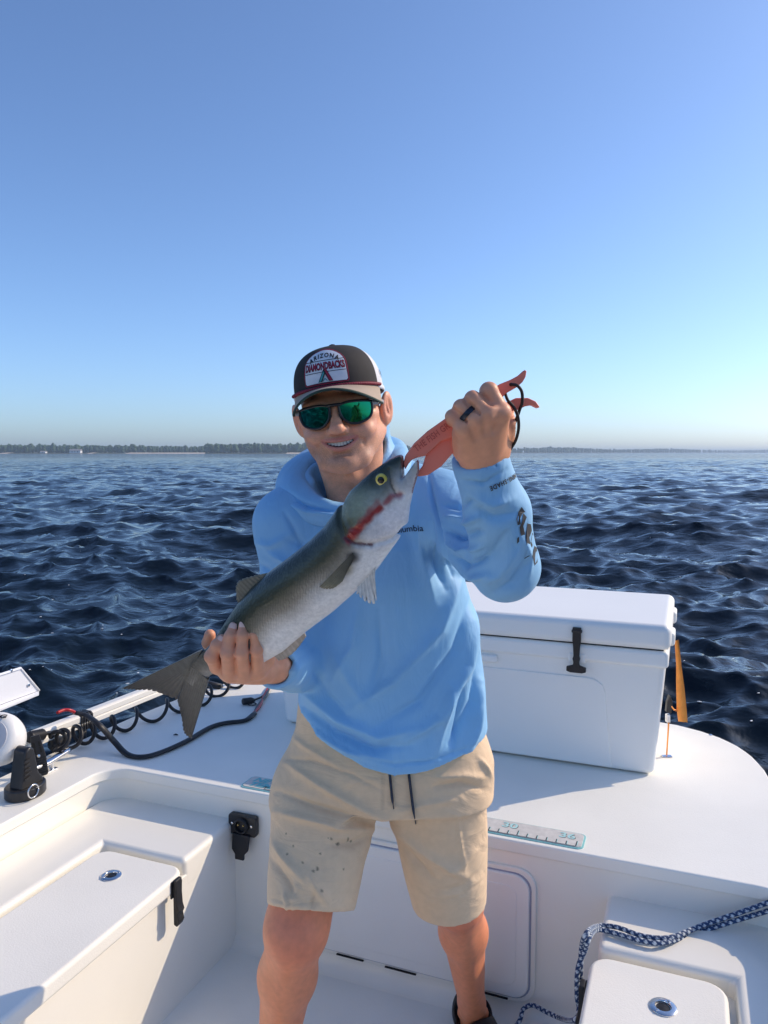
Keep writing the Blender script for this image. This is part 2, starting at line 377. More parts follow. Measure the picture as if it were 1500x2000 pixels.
# ================================================================== FAR SHORE
M_LEAF = mat('far_foliage', (.04, .085, .03), .8, noise=(.12, .45))
M_TRUNK = mat('far_bark', (.12, .09, .07), .9, noise=(.5, .2))
M_SAND = mat('far_sand', (.55, .47, .36), .9, noise=(.02, .15))
M_LAND = mat('far_ground', (.08, .09, .04), .9, noise=(.02, .3))
def shore_path():          # photo x of the shoreline and its distance
    return [(-700, 1150), (0, 1200), (330, 1250), (400, 1260), (405, 1150), (600, 1180), (760, 1350), (900, 1700), (1000, 2100), (1250, 2900), (1500, 4300), (2300, 5600)]
def shore():
    pts = shore_path(); r = random.Random(3)
    line = []
    for (x0, d0), (x1, d1) in zip(pts, pts[1:]):
        for k in range(12):
            t = k / 12; d = d0 + (d1 - d0) * t; x = x0 + (x1 - x0) * t
            line.append(((x - 750) / FPX * d, d))
    # land sheet: from the waterline back
    V = []; F = []; n = len(line)
    for x, d in line:
        s = d / 1200
        for back, z in ((-8, -1.2), (0, .15), (14, 1.0), (40, 1.6), (500, 3)): V.append((x * (1 + back / d), d + back, WZ + z))
    for i in range(n - 1):
        for k in range(4): a = i * 5 + k; F.append((a, a + 1, a + 6, a + 5))
    o = mk('shore_land', V, F, M_LAND); o['kind'] = 'structure'
    # pale beach strip
    V = []; F = []; m = 0
    for (xa, xb, d) in ((250, 411, 1236), (176, 186, 1195), (5, 22, 1190), (560, 640, 1165)):
        xs = np.linspace(xa, xb, 14)
        for i, x in enumerate(xs):
            X = (x - 750) / FPX * d; wob = r.uniform(-1, 1)
            V += [(X, d - 12 + wob, WZ - .3), (X, d - 6 + wob, WZ + .7), (X, d + 14, WZ + 1.9)]
            if i: 
                a = m + (i - 1) * 3; F += [(a, a + 1, a + 4, a + 3), (a + 1, a + 2, a + 5, a + 4)]
        m = len(V)
    o = mk('beach', V, F, M_SAND); o['kind'] = 'structure'
    # the wood: many trees that read as one mass
    V = []; F = []; TV = []; TF = []
    ico = bmesh.new(); bmesh.ops.create_icosphere(ico, subdivisions=1, radius=1); iv = np.array([v.co[:] for v in ico.verts]); ifc = [tuple(v.index for v in f.verts) for f in ico.faces]; ico.free()
    nrng = np.random.default_rng(5)
    def blob(c, rx, rz):
        q = iv * (1 + nrng.uniform(-.32, .32, (len(iv), 1))) * (rx, rx, rz) + c; b0 = len(V); V.extend(q.tolist()); F.extend([tuple(b0 + i for i in f) for f in ifc])
    x = -160.0
    for (x0, d0), (x1, d1) in zip(pts, pts[1:]):
        if x1 - x0 < 10: continue
        x = x0
        while x < x1:
            t = (x - x0) / (x1 - x0); d = d0 + (d1 - d0) * t
            for row in range(3):
                dd = d + 22 + row * 16 + r.uniform(-6, 6); X = (x + r.uniform(-4, 4) - 750) / FPX * dd
                if 290 < x < 404: hgt = r.uniform(8, 12.5)
                elif 404 <= x < 640: hgt = r.uniform(12, 15)
                else: hgt = r.uniform(10, 13.5)
                if d > 1600: hgt = r.uniform(13, 15.5) + 2.5 * math.sin(x * .03)
                if r.random() < .05: hgt *= 1.18
                pine = r.random() < .45; base = WZ + 1.5; wd = hgt * (.17 if pine else .26)
                blob((X, dd, base + hgt * .78), wd, hgt * .22); blob((X + r.uniform(-1, 1), dd, base + hgt * .55), wd * 1.25, hgt * .25); blob((X + r.uniform(-1.5, 1.5), dd, base + hgt * .3), wd * 1.3, hgt * .3)
                if row == 0 and d < 1600:
                    b0 = len(TV); TV += [(X - .3, dd - 1, base - 1), (X + .3, dd - 1, base - 1), (X + .15, dd - 1, base + hgt * .6), (X - .15, dd - 1, base + hgt * .6)]; TF.append((b0, b0 + 1, b0 + 2, b0 + 3))
            x += r.uniform(3.2, 5.0)
    o = mk('far_wood', V, F, M_LEAF, smooth=False); o['kind'] = 'stuff'; o['label'] = 'hazy green wood lining the far shore'; o['category'] = 'woods'
    # houses on the beach
    M_W = mat('far_white_wall', (.75, .74, .7), .8, noise=(.3, .05)); M_R = mat('far_roof', (.3, .27, .25), .8, noise=(.5, .1)); M_G = mat('far_window', (.05, .06, .08), .2, noise=(1, .1))
    for px, wd, hh, lab in ((148, 17, 6.5, 'wide pale house among the trees behind the far shore'), (85, 8, 3.5, 'small white boathouse low on the far shore')):
        d = 1200; X = (px - 750) / FPX * d
        t = thing('shore_house', lab, 'house', (X, d, WZ + 1.0)); local(t)
        bmo('wall', box(-wd / 2, wd / 2, 0, 8, 0, hh * .6, 0), M_W, t, wn=False)
        rf = bmo('roof', prism([(-wd / 2 - .4, -.5, hh * .6 + .02), (-wd / 2 - .4, 8.5, hh * .6 + .02), (-wd / 2 - .4, 4, hh)], (1, 0, 0), wd + .8, 0), M_R, t, wn=False)
        for k in range(3 if wd > 10 else 1):
            xx = -wd / 2 + wd * (k + 1) / (4 if wd > 10 else 2); bmo('window', box(xx - .7, xx + .7, -.05, .05, hh * .2, hh * .45, 0), M_G, t, wn=False)
shore()

# ================================================================== HAZE (even air; sky stays outside)
def haze():
    bm = box(-7000, 7000, -300, 6500, WZ - 2.5, 24, 0)
    m = bpy.data.materials.new('haze_air'); m.use_nodes = True; t = m.node_tree
    t.nodes.remove(t.nodes['Principled BSDF']); pv = t.nodes.new('ShaderNodeVolumePrincipled')
    pv.inputs['Color'].default_value = (.66, .82, 1, 1); pv.inputs['Density'].default_value = 0.00027; pv.inputs['Anisotropy'].default_value = .2
    t.links.new(pv.outputs[0], t.nodes['Material Output'].inputs['Volume'])
    o = bmo('haze', bm, m, None, wn=False); o['kind'] = 'stuff'; o['label'] = 'thin pale haze over the water'; o['category'] = 'haze'
haze()
# ================================================================== BOAT
BOAT_O = np.array((0, 2.07, 0.0)); BOAT_A = R(-21.5)
_bc, _bs = math.cos(BOAT_A), math.sin(BOAT_A)
def toB(p): x, y = p[0] - BOAT_O[0], p[1] - BOAT_O[1]; return np.array((x * _bc + y * _bs, -x * _bs + y * _bc, p[2]))
def toW(p): return np.array((p[0] * _bc - p[1] * _bs + BOAT_O[0], p[0] * _bs + p[1] * _bc + BOAT_O[1], p[2]))
def BU(px, py, u): return toB(PP(px, py, toW((u, 0, 0)), (_bc, _bs, 0)))      # pixel -> boat space on plane u = const
def BV(px, py, v): return toB(PP(px, py, toW((0, v, 0)), (-_bs, _bc, 0)))     # ... on plane v = const
def BZ(px, py, z): return toB(PZ(px, py, z))
DZ = .49
M_GEL = mat('white_gelcoat', (.88, .85, .765), .32, noise=(3.0, .035), bump=(9, .06, .01), coat=.25)
M_NONSKID = mat('nonskid_gelcoat', (.87, .85, .78), .55, noise=(4.0, .04), bump=(260, .3, .0018))
M_HATCH = mat('white_plastic_door', (.87, .85, .80), .42, noise=(5, .03), bump=(60, .08, .002))
M_BLACK = mat('black_rubber', (.012, .012, .014), .5, noise=(30, .3), bump=(120, .2, .001))
M_BPLAS = mat('black_plastic', (.018, .018, .02), .38, noise=(20, .25), bump=(90, .15, .001))
M_CHROME = mat('polished_steel', (.72, .72, .73), .16, 1.0, noise=(40, .1), bump=(80, .05, .0005))
M_TEAL = mat('teal_foam', (.25, .55, .55), .75, noise=(60, .1), bump=(300, .3, .0006))
M_GREYF = mat('grey_foam', (.60, .58, .55), .8, noise=(60, .12), bump=(300, .3, .0006))
M_DARKF = mat('dark_engraving', (.07, .08, .085), .8, noise=(60, .1))
M_DARK = mat('dark_gap', (.01, .01, .01), .9, noise=(10, .1))
boat = thing('boat', 'white fibreglass skiff with raised bow deck and open cockpit', 'boat', tuple(BOAT_O), BOAT_A); local(boat)

U_IP, U_IS, V_AFT = -.954, 1.02, -3.3
def half(v):
    t = [(-3.4, 1.10), (-1, 1.145), (0, 1.14), (.4, 1.125), (.62, 1.10), (.74, 1.085), (.84, 1.06), (.92, 1.025), (.99, .97), (1.04, .90), (1.075, .82)]
    return float(np.interp(v, [a for a, _ in t], [b for _, b in t]))
def outline():
    vsamp = [-3.35, -2, -1, -.5, 0, .2, .4, .55, .66, .74, .80, .85, .89, .93, .965, .995, 1.02, 1.04, 1.06, 1.075]
    port = [(-.07 - half(v), v) for v in vsamp]; star = [(-.07 + half(v), v) for v in vsamp][::-1]
    front = [(-.07 + .82 * x, 1.075 + .075 * (1 - x * x)) for x in np.linspace(-1, 1, 13)[1:-1]]
    return port + front + star
def inner(off=0.0):
    """cockpit edge from port aft, round the corner, along the bulkhead, to starboard aft"""
    r_ = .085; a = [(U_IP - off, V_AFT)]
    c = (U_IP + r_, -r_)
    for i in range(9): t = R(180 - 90 * i / 8); a.append((c[0] + (r_ + off) * math.cos(t), c[1] + (r_ + off) * math.sin(t)))
    c = (U_IS - r_, -r_)
    for i in range(9): t = R(90 - 90 * i / 8); a.append((c[0] + (r_ + off) * math.cos(t), c[1] + (r_ + off) * math.sin(t)))
    a.append((U_IS + off, V_AFT)); return a
OUT = outline()
deck = bmo('deck', prism([(x, y, DZ - .035) for x, y in OUT + inner()[::-1]], (0, 0, 1), .035, .014, 4, ang=40), M_NONSKID, boat, sharp=50)
# hull skin with a rub rail
def hull():
    prof = [(.0, DZ - .03), (.018, DZ - .034), (.018, DZ - .062), (-.012, DZ - .068), (-.03, .2), (-.10, -.15), (-.25, -.5)]
    V = []; F = []; n = len(OUT); cx, cy = -.07, -.6
    nn = []
    for i in range(n):
        a = np.array(OUT[max(i - 1, 0)]); b = np.array(OUT[min(i + 1, n - 1)]); t = (b - a) / np.linalg.norm(b - a); nn.append(np.array((-t[1], t[0])))
    for i, (x, y) in enumerate(OUT):
        for o_, z in prof: V.append((x + nn[i][0] * o_, y + nn[i][1] * o_, z))
    k = len(prof)
    for i in range(n - 1):
        for j in range(k - 1): F.append((i * k + j, (i + 1) * k + j, (i + 1) * k + j + 1, i * k + j + 1))
    mk('hull', V, F, M_GEL, boat, world=False, sharp=45)
hull()
# cockpit liner: walls swept round the cockpit with a cove at the floor
def liner():
    path = inner(.008); prof = [(.0, DZ - .02), (0, .3), (0, .05)] + [(-.045 + .045 * math.cos(t), .05 - .05 * math.sin(t)) for t in np.linspace(0, math.pi / 2, 6)[1:]]
    pts = []
    for (x0, y0), (x1, y1) in zip(path, path[1:]):
        m = max(1, int(math.hypot(x1 - x0, y1 - y0) / .3))
        for i in range(m): pts.append((x0 + (x1 - x0) * i / m, y0 + (y1 - y0) * i / m))
    pts.append(path[-1]); V = []; F = []; n = len(pts); k = len(prof)
    for i in range(n):
        a = np.array(pts[max(i - 1, 0)]); b = np.array(pts[min(i + 1, n - 1)]); t = (b - a) / np.linalg.norm(b - a); nrm = np.array((-t[1], t[0]))
        for o_, z in prof: V.append((pts[i][0] + nrm[0] * o_, pts[i][1] + nrm[1] * o_, z))
    for i in range(n - 1):
        for j in range(k - 1): F.append((i * k + j, i * k + j + 1, (i + 1) * k + j + 1, (i + 1) * k + j))
    mk('cockpit_wall', V, F, M_GEL, boat, world=False, sharp=60)
liner()
bmo('cockpit_floor', box(-1.0, 1.06, V_AFT, .05, -.05, .001, 0), M_NONSKID, boat, wn=False)
bmo('stern_deck', box(-.95, 1.015, V_AFT + .0, -2.75, -.01, .40, .02), M_GEL, boat)  # unseen behind the camera, added to bounce light onto the man
bmo('transom', box(-1.16, 1.04, V_AFT - .08, V_AFT - .01, -.4, DZ - .002, .01), M_GEL, boat)
def flush_ring(c, parent):
    o = bmo('flush_latch', lathe([(.027, -.004), (.027, .002), (.024, .0042), (.0165, .0042), (.015, .0025), (.0145, -.003)], c, (0, 0, 1), 28), M_CHROME, parent)
    bmo('keyhole', lathe([(.0143, -.003), (.0135, .0005), (.004, .0016), (.002, .0016)], c, (0, 0, 1), 20), M_BLACK, o)
    for a in (60, 240): bmo('screw', lathe([(.0032, .003), (.003, .0056), (.001, .006)], (c[0] + .0205 * math.cos(R(a)), c[1] + .0205 * math.sin(R(a)), c[2]), (0, 0, 1), 10), M_CHROME, o)
def bench(name, ufront, uwall, lid0, lid1, sgn, vl, latch_v, lat, key):
    s = sgn
    pl = [(uwall, V_AFT + .02), (lid0 - s * .016, V_AFT + .02), (lid0 - s * .016, vl + .022), (ufront, vl + .022), (ufront, .03), (uwall, .03)]
    led = bmo('bench_ledge', prism([(a, b, .30) for a, b in pl], (0, 0, 1), .09, .016, 4, ang=40), M_GEL, boat, sharp=50)
    lo, hi = sorted((ufront - s * .0006, uwall)); 
    bmo('bench_front', box(lo, hi, V_AFT + .03, .03, -.01, .345, .004), M_GEL, boat)
    r_ = .045; a, b = sorted((lid0, lid1))
    pts = rrect(a, b, V_AFT + .5, vl, r_) if True else None
    # only the corner away from the walkway is well rounded
    q = []
    for (x, y) in pts:
        q.append((x, y))
    lid = bmo('bench_lid', prism([(x, y, .342) for x, y in (q if s > 0 else q)], (0, 0, 1), .044, .011, 4, ang=40), M_NONSKID, boat, sharp=50)
    flush_ring((key[0], key[1], .3862), lid)
    # rubber draw latch hanging on the front of the lid
    uo = lid1 + s * .002; w_ = .0125; v0 = latch_v
    prof = [(.0, .384), (.010, .384), (.012, .374), (.011, .345), (.013, .315), (.018, .300), (.013, .290), (.017, .272), (.010, .258), (.0, .262)]
    bm = prism([(uo + s * a, v0 - w_, z) for a, z in prof], (0, 1, 0), 2 * w_, .002)
    la = bmo('draw_latch', bm, M_BLACK, lid)
    bmo('latch_plate', box(*sorted((lid1 + s * -.003, lid1 + s * .0025)), v0 - .019, v0 + .019, .335, .379, .002), M_BPLAS, lid)
    return lid
bench('port', -.490, -.965, -.752, -.466, +1, -.266, -.318, None, BZ(217, 1711, .386))
bench('starboard', .600, 1.03, .868, .590, -1, -.232, -.335, None, BZ(1295, 1968, .386))
# bulkhead hatch door
def plate(name, u0, u1, z0, z1, r_, v0, th, m, parent, b=.002):
    return bmo(name, prism([(u, v0, z) for u, z in rrect(u0, u1, z0, z1, r_)], (0, -1, 0), th, b, 3, ang=40), m, parent, sharp=50)
hd = plate('hatch_frame', -.275, .425, .050, .418, .05, .012, .013, M_GEL, boat, .004)
plate('hatch_gasket', -.263, .413, .060, .406, .045, .006, .0085, mat('gasket_shadow_grey', (.32, .34, .42), .6, noise=(20, .1)), hd)  # blue-grey ring: gasket with the groove's shadow put into its colour
dr = plate('hatch_door', -.258, .408, .064, .402, .042, .006, .014, M_HATCH, hd, .004)
plate('door_panel', -.225, .375, .095, .372, .03, -.006, .0035, M_HATCH, hd, .002)
for a, b in ((-.145, -.06), (.005, .098), (.27, .355)): bmo('drain_slot', box(a, b, -.0095, -.0035, .0555, .0585, .0008), M_DARK, hd)
# black plug socket on the bulkhead
def socket():
    a = BV(450, 1606, -.002); b = BV(502, 1612, -.002); z0 = .418; u0, u1 = a[0], b[0] + .002; uc = (u0 + u1) / 2
    t = bmo('plug_socket', prism([(x, .006, z) for x, z in rrect(u0, u1, z0 - .062, z0, .009)], (0, -1, 0), .020, .003), M_BPLAS, boat)
    bmo('socket_rim', lathe([(.024, 0), (.024, .008), (.021, .011), (.0175, .011), (.0165, .002)], (uc, -.013, z0 - .03), (0, -1, 0), 24), M_BLACK, t)
    for k in (-1, 1): bmo('screw', lathe([(.004, 0), (.004, .003), (.002, .004)], (uc + k * .033, -.013, z0 - .028), (0, -1, 0), 12), M_CHROME, t)
    for k in (-1, 1): bmo('contact_pin', lathe([(.0022, 0), (.0022, .010), (.001, .0105)], (uc + k * .009, -.012, z0 - .027), (0, -1, 0), 8), mat('brass_pin', (.7, .5, .2), .3, 1, noise=(9, .1)), t)
    fl = prism([(uc - .030, -.012, z0 - .055), (uc + .030, -.012, z0 - .055), (uc + .027, -.02, z0 - .10), (uc + .016, -.024, z0 - .112), (uc + .016, -.024, z0 - .128), (uc - .014, -.024, z0 - .128), (uc - .014, -.024, z0 - .112), (uc - .027, -.02, z0 - .10)], (0, -1, 0.05), .010, .003)
    bmo('socket_flap', fl, M_BLACK, t)
socket()
# 36 inch ruler pad glued along the deck lip
def ruler():
    u0, u1, v0, v1 = -.478, .538, .016, .098
    t = bmo('ruler_pad', prism([(x, y, DZ - .001) for x, y in rrect(u0, u1, v0, v1, .016)], (0, 0, 1), .0035, .0008), M_TEAL, boat)
    bmo('pad_top', prism([(x, y, DZ + .0015) for x, y in rrect(u0 + .005, u1 - .005, v0 + .005, v1 - .005, .012)], (0, 0, 1), .003, .0008), M_GREYF, t)
    zt = DZ + .0049
    V = []; F = []; V2 = []; F2 = []
    def q(V, F, x0, x1, y0, y1, z): n = len(V); V += [(x0, y0, z), (x1, y0, z), (x1, y1, z), (x0, y1, z)]; F.append((n, n + 1, n + 2, n + 3))
    for k in range(37):
        x = -.395 + k * .0254; L = .016 if k % 6 else .024
        q(V, F, x - .0014, x + .0014, v0 + .007, v0 + .009 + L, zt); q(V2, F2, x + .0016, x + .0034, v0 + .008, v0 + .009 + L, zt + .0001)
    q(V, F, -.396, .5194, v0 + .0050, v0 + .0066, zt + .0001)
    for k in range(6, 37, 6):
        tv, tf = text_vf(str(k), .038, .0009); n = len(V); xx = -.395 + k * .0254 - .028
        V2 += []; n2 = len(V2)
        V2 += [(xx + a[0] * 1.15, v0 + .052 + a[1], zt + .0002) for a in tv]; F2 += [tuple(n2 + i for i in f) for f in tf]
        V += [(xx + .0016 + a[0] * 1.15, v0 + .0505 + a[1], zt) for a in tv]; F += [tuple(n + i for i in f) for f in tf]
    mk('tick_marks', V, F, M_DARKF, t, world=False, smooth=False); mk('numerals', V2, F2, mat('pale_teal_print', (.42, .68, .68), .7, noise=(50, .1)), t, world=False, smooth=False)
    V = []; F = []
    for s_, y in (('NEW', .064), ('TEMP', .032)):
        tv, tf = text_vf(s_, .036, .0018, .25, 'LEFT'); n = len(V); V += [(u0 + .020 + a[0] * 1.15, v0 + y - .008 + a[1], zt + .0002) for a in tv]; F += [tuple(n + i for i in f) for f in tf]
    mk('logo_lettering', V, F, mat('teal_print', (.16, .50, .52), .7, noise=(50, .1)), t, world=False, smooth=False)
ruler()
# cleat on the port gunwale
def cleat():
    c = BZ(92, 1508, DZ); c[2] = DZ
    bm = box(c[0] - .016, c[0] + .016, c[1] - .034, c[1] + .034, DZ - .002, DZ + .006, .003)
    for k in (-1, 1): lathe([(.0085, 0), (.007, .012), (.0085, .026)], (c[0], c[1] + k * .02, DZ + .004), (0, 0, 1), 14, bm)
    t = bmo('mooring_cleat', bm, M_CHROME, boat)
    pts = [(c[0], c[1] + y, DZ + .030 + abs(y) * .09) for y in np.linspace(-.095, .095, 15)]
    V, F = tube_vf(pts, [.006 + .006 * max(0, 1 - abs(y) * 9) + .003 for y in np.linspace(-.1, .1, 15)], 10, flat=(1.15, .7)); mk('cleat_horn', V, F, M_CHROME, t, world=False)
cleat()
# small deck fitting near the starboard bow corner
c = BZ(1388, 1436, DZ); bmo('deck_screw', lathe([(.006, -.001), (.006, .0015), (.003, .003)], (c[0], c[1], DZ), (0, 0, 1), 12), M_CHROME, boat)

# ================================================================== COOLER (stands on the deck)
M_COOL = mat('white_rotomould', (.88, .875, .835), .45, noise=(2.5, .02), bump=(160, .14, .0015))
def cooler():
    W_, D_, H_ = 1.36, .54, .487
    fr = np.array((.716, .523))
    t = thing('cooler', 'large white hard-sided cooler strapped down on the bow deck', 'cooler', tuple(toW((fr[0] - W_ / 2, fr[1] + D_ / 2, DZ + .003))), BOAT_A); local(t)
    hw, hd_ = W_ / 2, D_ / 2; tp = .028
    bm = box(-hw, hw, -hd_, hd_, 0, .372, .022, 5, taper=(tp, tp)); bmo('tub', bm, M_COOL, t)
    bmo('tub_rim', box(-hw - .006, hw + .006, -hd_ - .010, hd_ + .010, .352, .404, .012, 4), M_COOL, t)
    lid = bmo('lid', box(-hw - .012, hw + .012, -hd_ - .016, hd_ + .016, .408, H_, .024, 6), M_COOL, t)
    bmo('lid_gasket', box(-hw + .01, hw - .01, -hd_ + .008, hd_ - .008, .395, .415, 0), M_DARK, t)
    for k in (-1, 1): bmo('lid_lug', box(hw - .004, hw + .022, k * .17 - .05, k * .17 + .05, .410, .452, .01, 4), M_COOL, t)
    # raised panel on the front, proud of the tapering wall
    def yf(z): return -hd_ + tp * (1 - z / .372)
    for k in (-1, 1):
        pts = [(k * a, yf(z) + .004, z) for a, z in ((.02, .012), (.52, .012), (.498, .20), (.492, .262), (.478, .284), (.452, .294), (.02, .298))]
        if k < 0: pts = pts[::-1]
    full = [(a, z) for a, z in ((.525, .010), (.507, .20), (.502, .258), (.493, .281), (.470, .296), (.445, .300))]
    full = full + [(-a, z) for a, z in full[::-1]]
    bmo('front_panel', prism([(a, yf(z) + .005, z) for a, z in full], (0, -1, 0), .0095, .004, 3, ang=25), M_COOL, t, sharp=60)
    # handle slot recess under the rim
    for x in (0.0,): bmo('handle_ledge', box(x - .16, x + .16, -hd_ - .012, -hd_ + .012, .318, .345, .008, 3), M_COOL, t)
    for x in (-.415, .415):
        l = [(-.013, .462), (.013, .462), (.013, .420), (.0105, .400), (.009, .372), (.0115, .362), (.009, .352), (.010, .342), (.030, .336), (.030, .322), (.018, .318), (-.018, .318), (-.030, .322), (-.030, .336), (-.010, .342), (-.009, .352), (-.0115, .362), (-.009, .372), (-.0105, .400), (-.013, .420)]
        la = bmo('rubber_latch', prism([(x + a, -hd_ - .0165, z) for a, z in l], (0, -1, 0), .011, .002), M_BLACK, t)
        bmo('latch_keeper', box(x - .026, x + .026, -hd_ - .013, -hd_ + .02, .345, .378, .006), M_COOL, la)
        bmo('latch_pin', box(x - .016, x + .016, -hd_ - .029, -hd_ - .015, .445, .455, .003), M_BPLAS, la)
    for x in (-.55, .55):
        for y in (-.2, .2): bmo('foot', lathe([(.02, -.003), (.02, .012)], (x, y, 0), (0, 0, 1), 12), M_BLACK, t)
    return t
cooler()
# orange tie-down strap at the cooler's end
def strap():
    M_OR = mat('orange_webbing', (1.0, .36, .06), .7, noise=(50, .1), bump=(400, .4, .0008))
    u = .735; t = thing('tie_down_strap', 'orange webbing strap hooked to the deck beside the large cooler', 'strap', tuple(toW((u, .62, DZ)))); 
    def W(px, py, v): return toW(BV(px, py, v))
    rows = [((1318, 1252), (1326, 1250), .66), ((1321, 1300), (1331, 1300), .64), ((1321, 1345), (1337, 1345), .62), ((1322, 1385), (1341, 1385), .62), ((1325, 1409), (1343, 1411), .62)]
    V = []; F = []
    for a, b, v in rows:
        A = W(*a, v); B = W(*b, v - .012); n = np.array((0, -.0008, 0)); V += [A, B, A - 2 * n, B - 2 * n]
    for i in range(len(rows) - 1):
        k = i * 4; F += [(k, k + 1, k + 5, k + 4), (k + 2, k + 6, k + 7, k + 3), (k, k + 4, k + 6, k + 2), (k + 1, k + 3, k + 7, k + 5)]
    mk('webbing', V, F, M_OR, t)
    pts = [W(1322, 1388, .62), W(1316, 1386, .62), W(1312, 1380, .62)]
    V, F = tube_vf(pts, .006, 8, flat=(1, .3)); mk('webbing_tail', V, F, M_OR, t)
    foot = toW(BZ(1302, 1478, DZ)); vf = toB(foot)[1]
    a = W(1306, 1412, vf); V, F = tube_vf([a, foot + (0, 0, .006)], .006, 8, flat=(1, .25)); mk('lower_webbing', V, F, M_OR, t)
    b = W(1309, 1360, vf); cc = W(1308, 1405, vf)
    bm = prism([W(1302, 1392, vf), W(1312, 1394, vf), W(1315, 1372, vf), W(1309, 1358, vf), W(1304, 1372, vf)], (0, 1, 0), .02, .003); bmo('ratchet_buckle', bm, M_BPLAS, t)
    bm = prism([W(1302, 1412, vf), W(1310, 1412, vf), W(1310, 1396, vf), W(1302, 1396, vf)], (0, 1, 0), .016, .003); bmo('ratchet_handle', bm, M_CHROME, t)
    f = toB(foot); bm = bmesh.new(); bm = box(foot[0] - .017, foot[0] + .017, foot[1] - .009, foot[1] + .009, DZ + .0005, DZ + .004, .0015); bmo('deck_eye', bm, M_CHROME, t)
strap()

# ================================================================== TROLLING MOTOR stowed along the port gunwale
M_WPL = mat('white_plastic', (.80, .79, .76), .35, noise=(6, .03), bump=(70, .04, .001)); M_GRY = mat('light_grey_plastic', (.50, .51, .54), .5, noise=(10, .05))
M_ALU = mat('white_anodised_rail', (.80, .78, .72), .35, noise=(5, .05), bump=(40, .05, .001))
M_RED = mat('red_wire', (.45, .01, .015), .4, noise=(20, .1))
def trolling():
    base = toW(BZ(50, 1552, DZ)); t = thing('trolling_motor', 'white trolling motor stowed along the port gunwale with coiled black cord', 'motor', tuple(base))
    W = lambda px, py, u: toW(BU(px, py, u))
    U = -1.23
    a = W(-60, 1492, U); b = W(110, 1430, U); c = W(312, 1346, U); d_ = c + (c - b) * .5
    ax = (d_ - a); ax /= np.linalg.norm(ax); side = np.cross(ax, (0, 0, 1)); side /= np.linalg.norm(side); up = np.cross(side, ax)
    prof = [(-.021, -.022), (.021, -.022), (.021, -.006), (.016, -.003), (.021, 0), (.021, .018), (.013, .024), (-.013, .024), (-.021, .018)]
    bmo('shaft_rail', prism([a + side * x + up * y for x, y in prof], ax, float(np.linalg.norm(d_ - a)), .002), M_ALU, t)
    # clamp round the rail
    cl = W(158, 1408, U); bm = None
    for k in range(5):
        p0 = cl + ax * (k * .012 - .024); bm = prism([p0 + side * x * 1.3 + up * y * 1.3 for x, y in prof], ax, .0085, .002, bm=bm)
    kc = bmo('rail_clamp', bm, M_BPLAS, t)
    V, F = tube_vf([cl - up * .02, cl - up * .085], .02, 10, flat=(.8, 1)); mk('clamp_bracket', V, F, M_BPLAS, t)
    # control head: a fat white disc with grey side panel
    hc = W(-6, 1444, U + .09); vd = np.array((0, 0, CAMH)) - hc; vd /= np.linalg.norm(vd); axh = vd * .75 + np.array((-.35, 0, .1)); axh /= np.linalg.norm(axh)
    hd2 = bmo('control_head', lathe([(q * .78, z * .78) for q, z in [(.02, -.07), (.072, -.066), (.094, -.045), (.101, -.015), (.101, .012), (.094, .034), (.08, .047), (.066, .051), (.03, .053), (.01, .053)]], hc, axh, 40), M_WPL, t, wn=False, sharp=70)
    bmo('head_panel', lathe([(q * .78, z * .78) for q, z in [(.066, .049), (.063, .0535), (.048, .0555), (.01, .0565), (.004, .0565)]], hc, axh, 36), M_GRY, hd2, wn=False)
    q = Vector((0, 0, 1)).rotation_difference(Vector(axh)); tv, tf = text_vf('MG', .034, .002)
    xr = np.cross((0, 0, 1), axh); xr /= np.linalg.norm(xr); yr = np.cross(axh, xr)
    # lettering on the rim
    lo = hc + axh * .0375 + yr * .061 + xr * .012
    mk('lettering', [lo + xr * v[0] * .9 + yr * v[1] * .45 - axh * v[1] * .35 + axh * .001 for v in tv], tf, M_BLACK, hd2, smooth=False)
    # ribbed cable gland, coil cord
    g0 = W(56, 1440, U + .06); g1 = W(84, 1434, U + .05)
    pts = [g0 + (g1 - g0) * k / 12 for k in range(13)]; V, F = tube_vf(pts, [.019 if k % 2 else .015 for k in range(13)], 12); mk('cable_gland', V, F, M_BLACK, t)
    ctrl = spline([W(84, 1434, U + .05), W(100, 1432, U + .04), W(116, 1446, U + .10), PZ(150, 1437, DZ + .05), PZ(200, 1424, DZ + .042), PZ(262, 1403, DZ + .040), PZ(345, 1377, DZ + .038), PZ(400, 1358, DZ + .036), PZ(448, 1333, DZ + .034), PZ(500, 1318, DZ + .034)], 60)
    hel = []; n = len(ctrl)
    for i, p in enumerate(ctrl):
        tt = ctrl[min(i + 1, n - 1)] - ctrl[max(i - 1, 0)]; tt = tt / np.linalg.norm(tt); s1 = np.cross(tt, (0, 0, 1)); s1 /= np.linalg.norm(s1); u1 = np.cross(s1, tt)
        am = .033 * min(1, max(0, (i - 70) / 40)); ph = i * .15
        hel.append(p + am * (s1 * math.cos(ph) + u1 * math.sin(ph)))
    V, F = tube_vf(hel, .0066, 8); mk('coil_cord', V, F, M_BLACK, t)
    # black foot bracket with strap lever and pull ring
    fb = toB(base); L = lambda u, v, z: toW((fb[0] + u, fb[1] + v, DZ + z))
    ring = [(.052 * math.cos(x), .062 * math.sin(x)) for x in np.linspace(0, 2 * math.pi, 25)[:-1]]
    bm = prism([L(x, y, 0.0005) for x, y in ring], (0, 0, 1), .034, .006, 3)
    bmo('foot_base', bm, M_BPLAS, t)
    body = [(-.044, .03), (.044, .03), (.040, .048), (.026, .064), (.020, .10), (.012, .142), (-.006, .152), (-.022, .142), (-.032, .09)]
    bm = prism([L(.03, y, z) for y, z in body], toW((-1, 0, 0)) - toW((0, 0, 0)), .050, .008, 3); bmo('foot_bracket', bm, M_BPLAS, t)
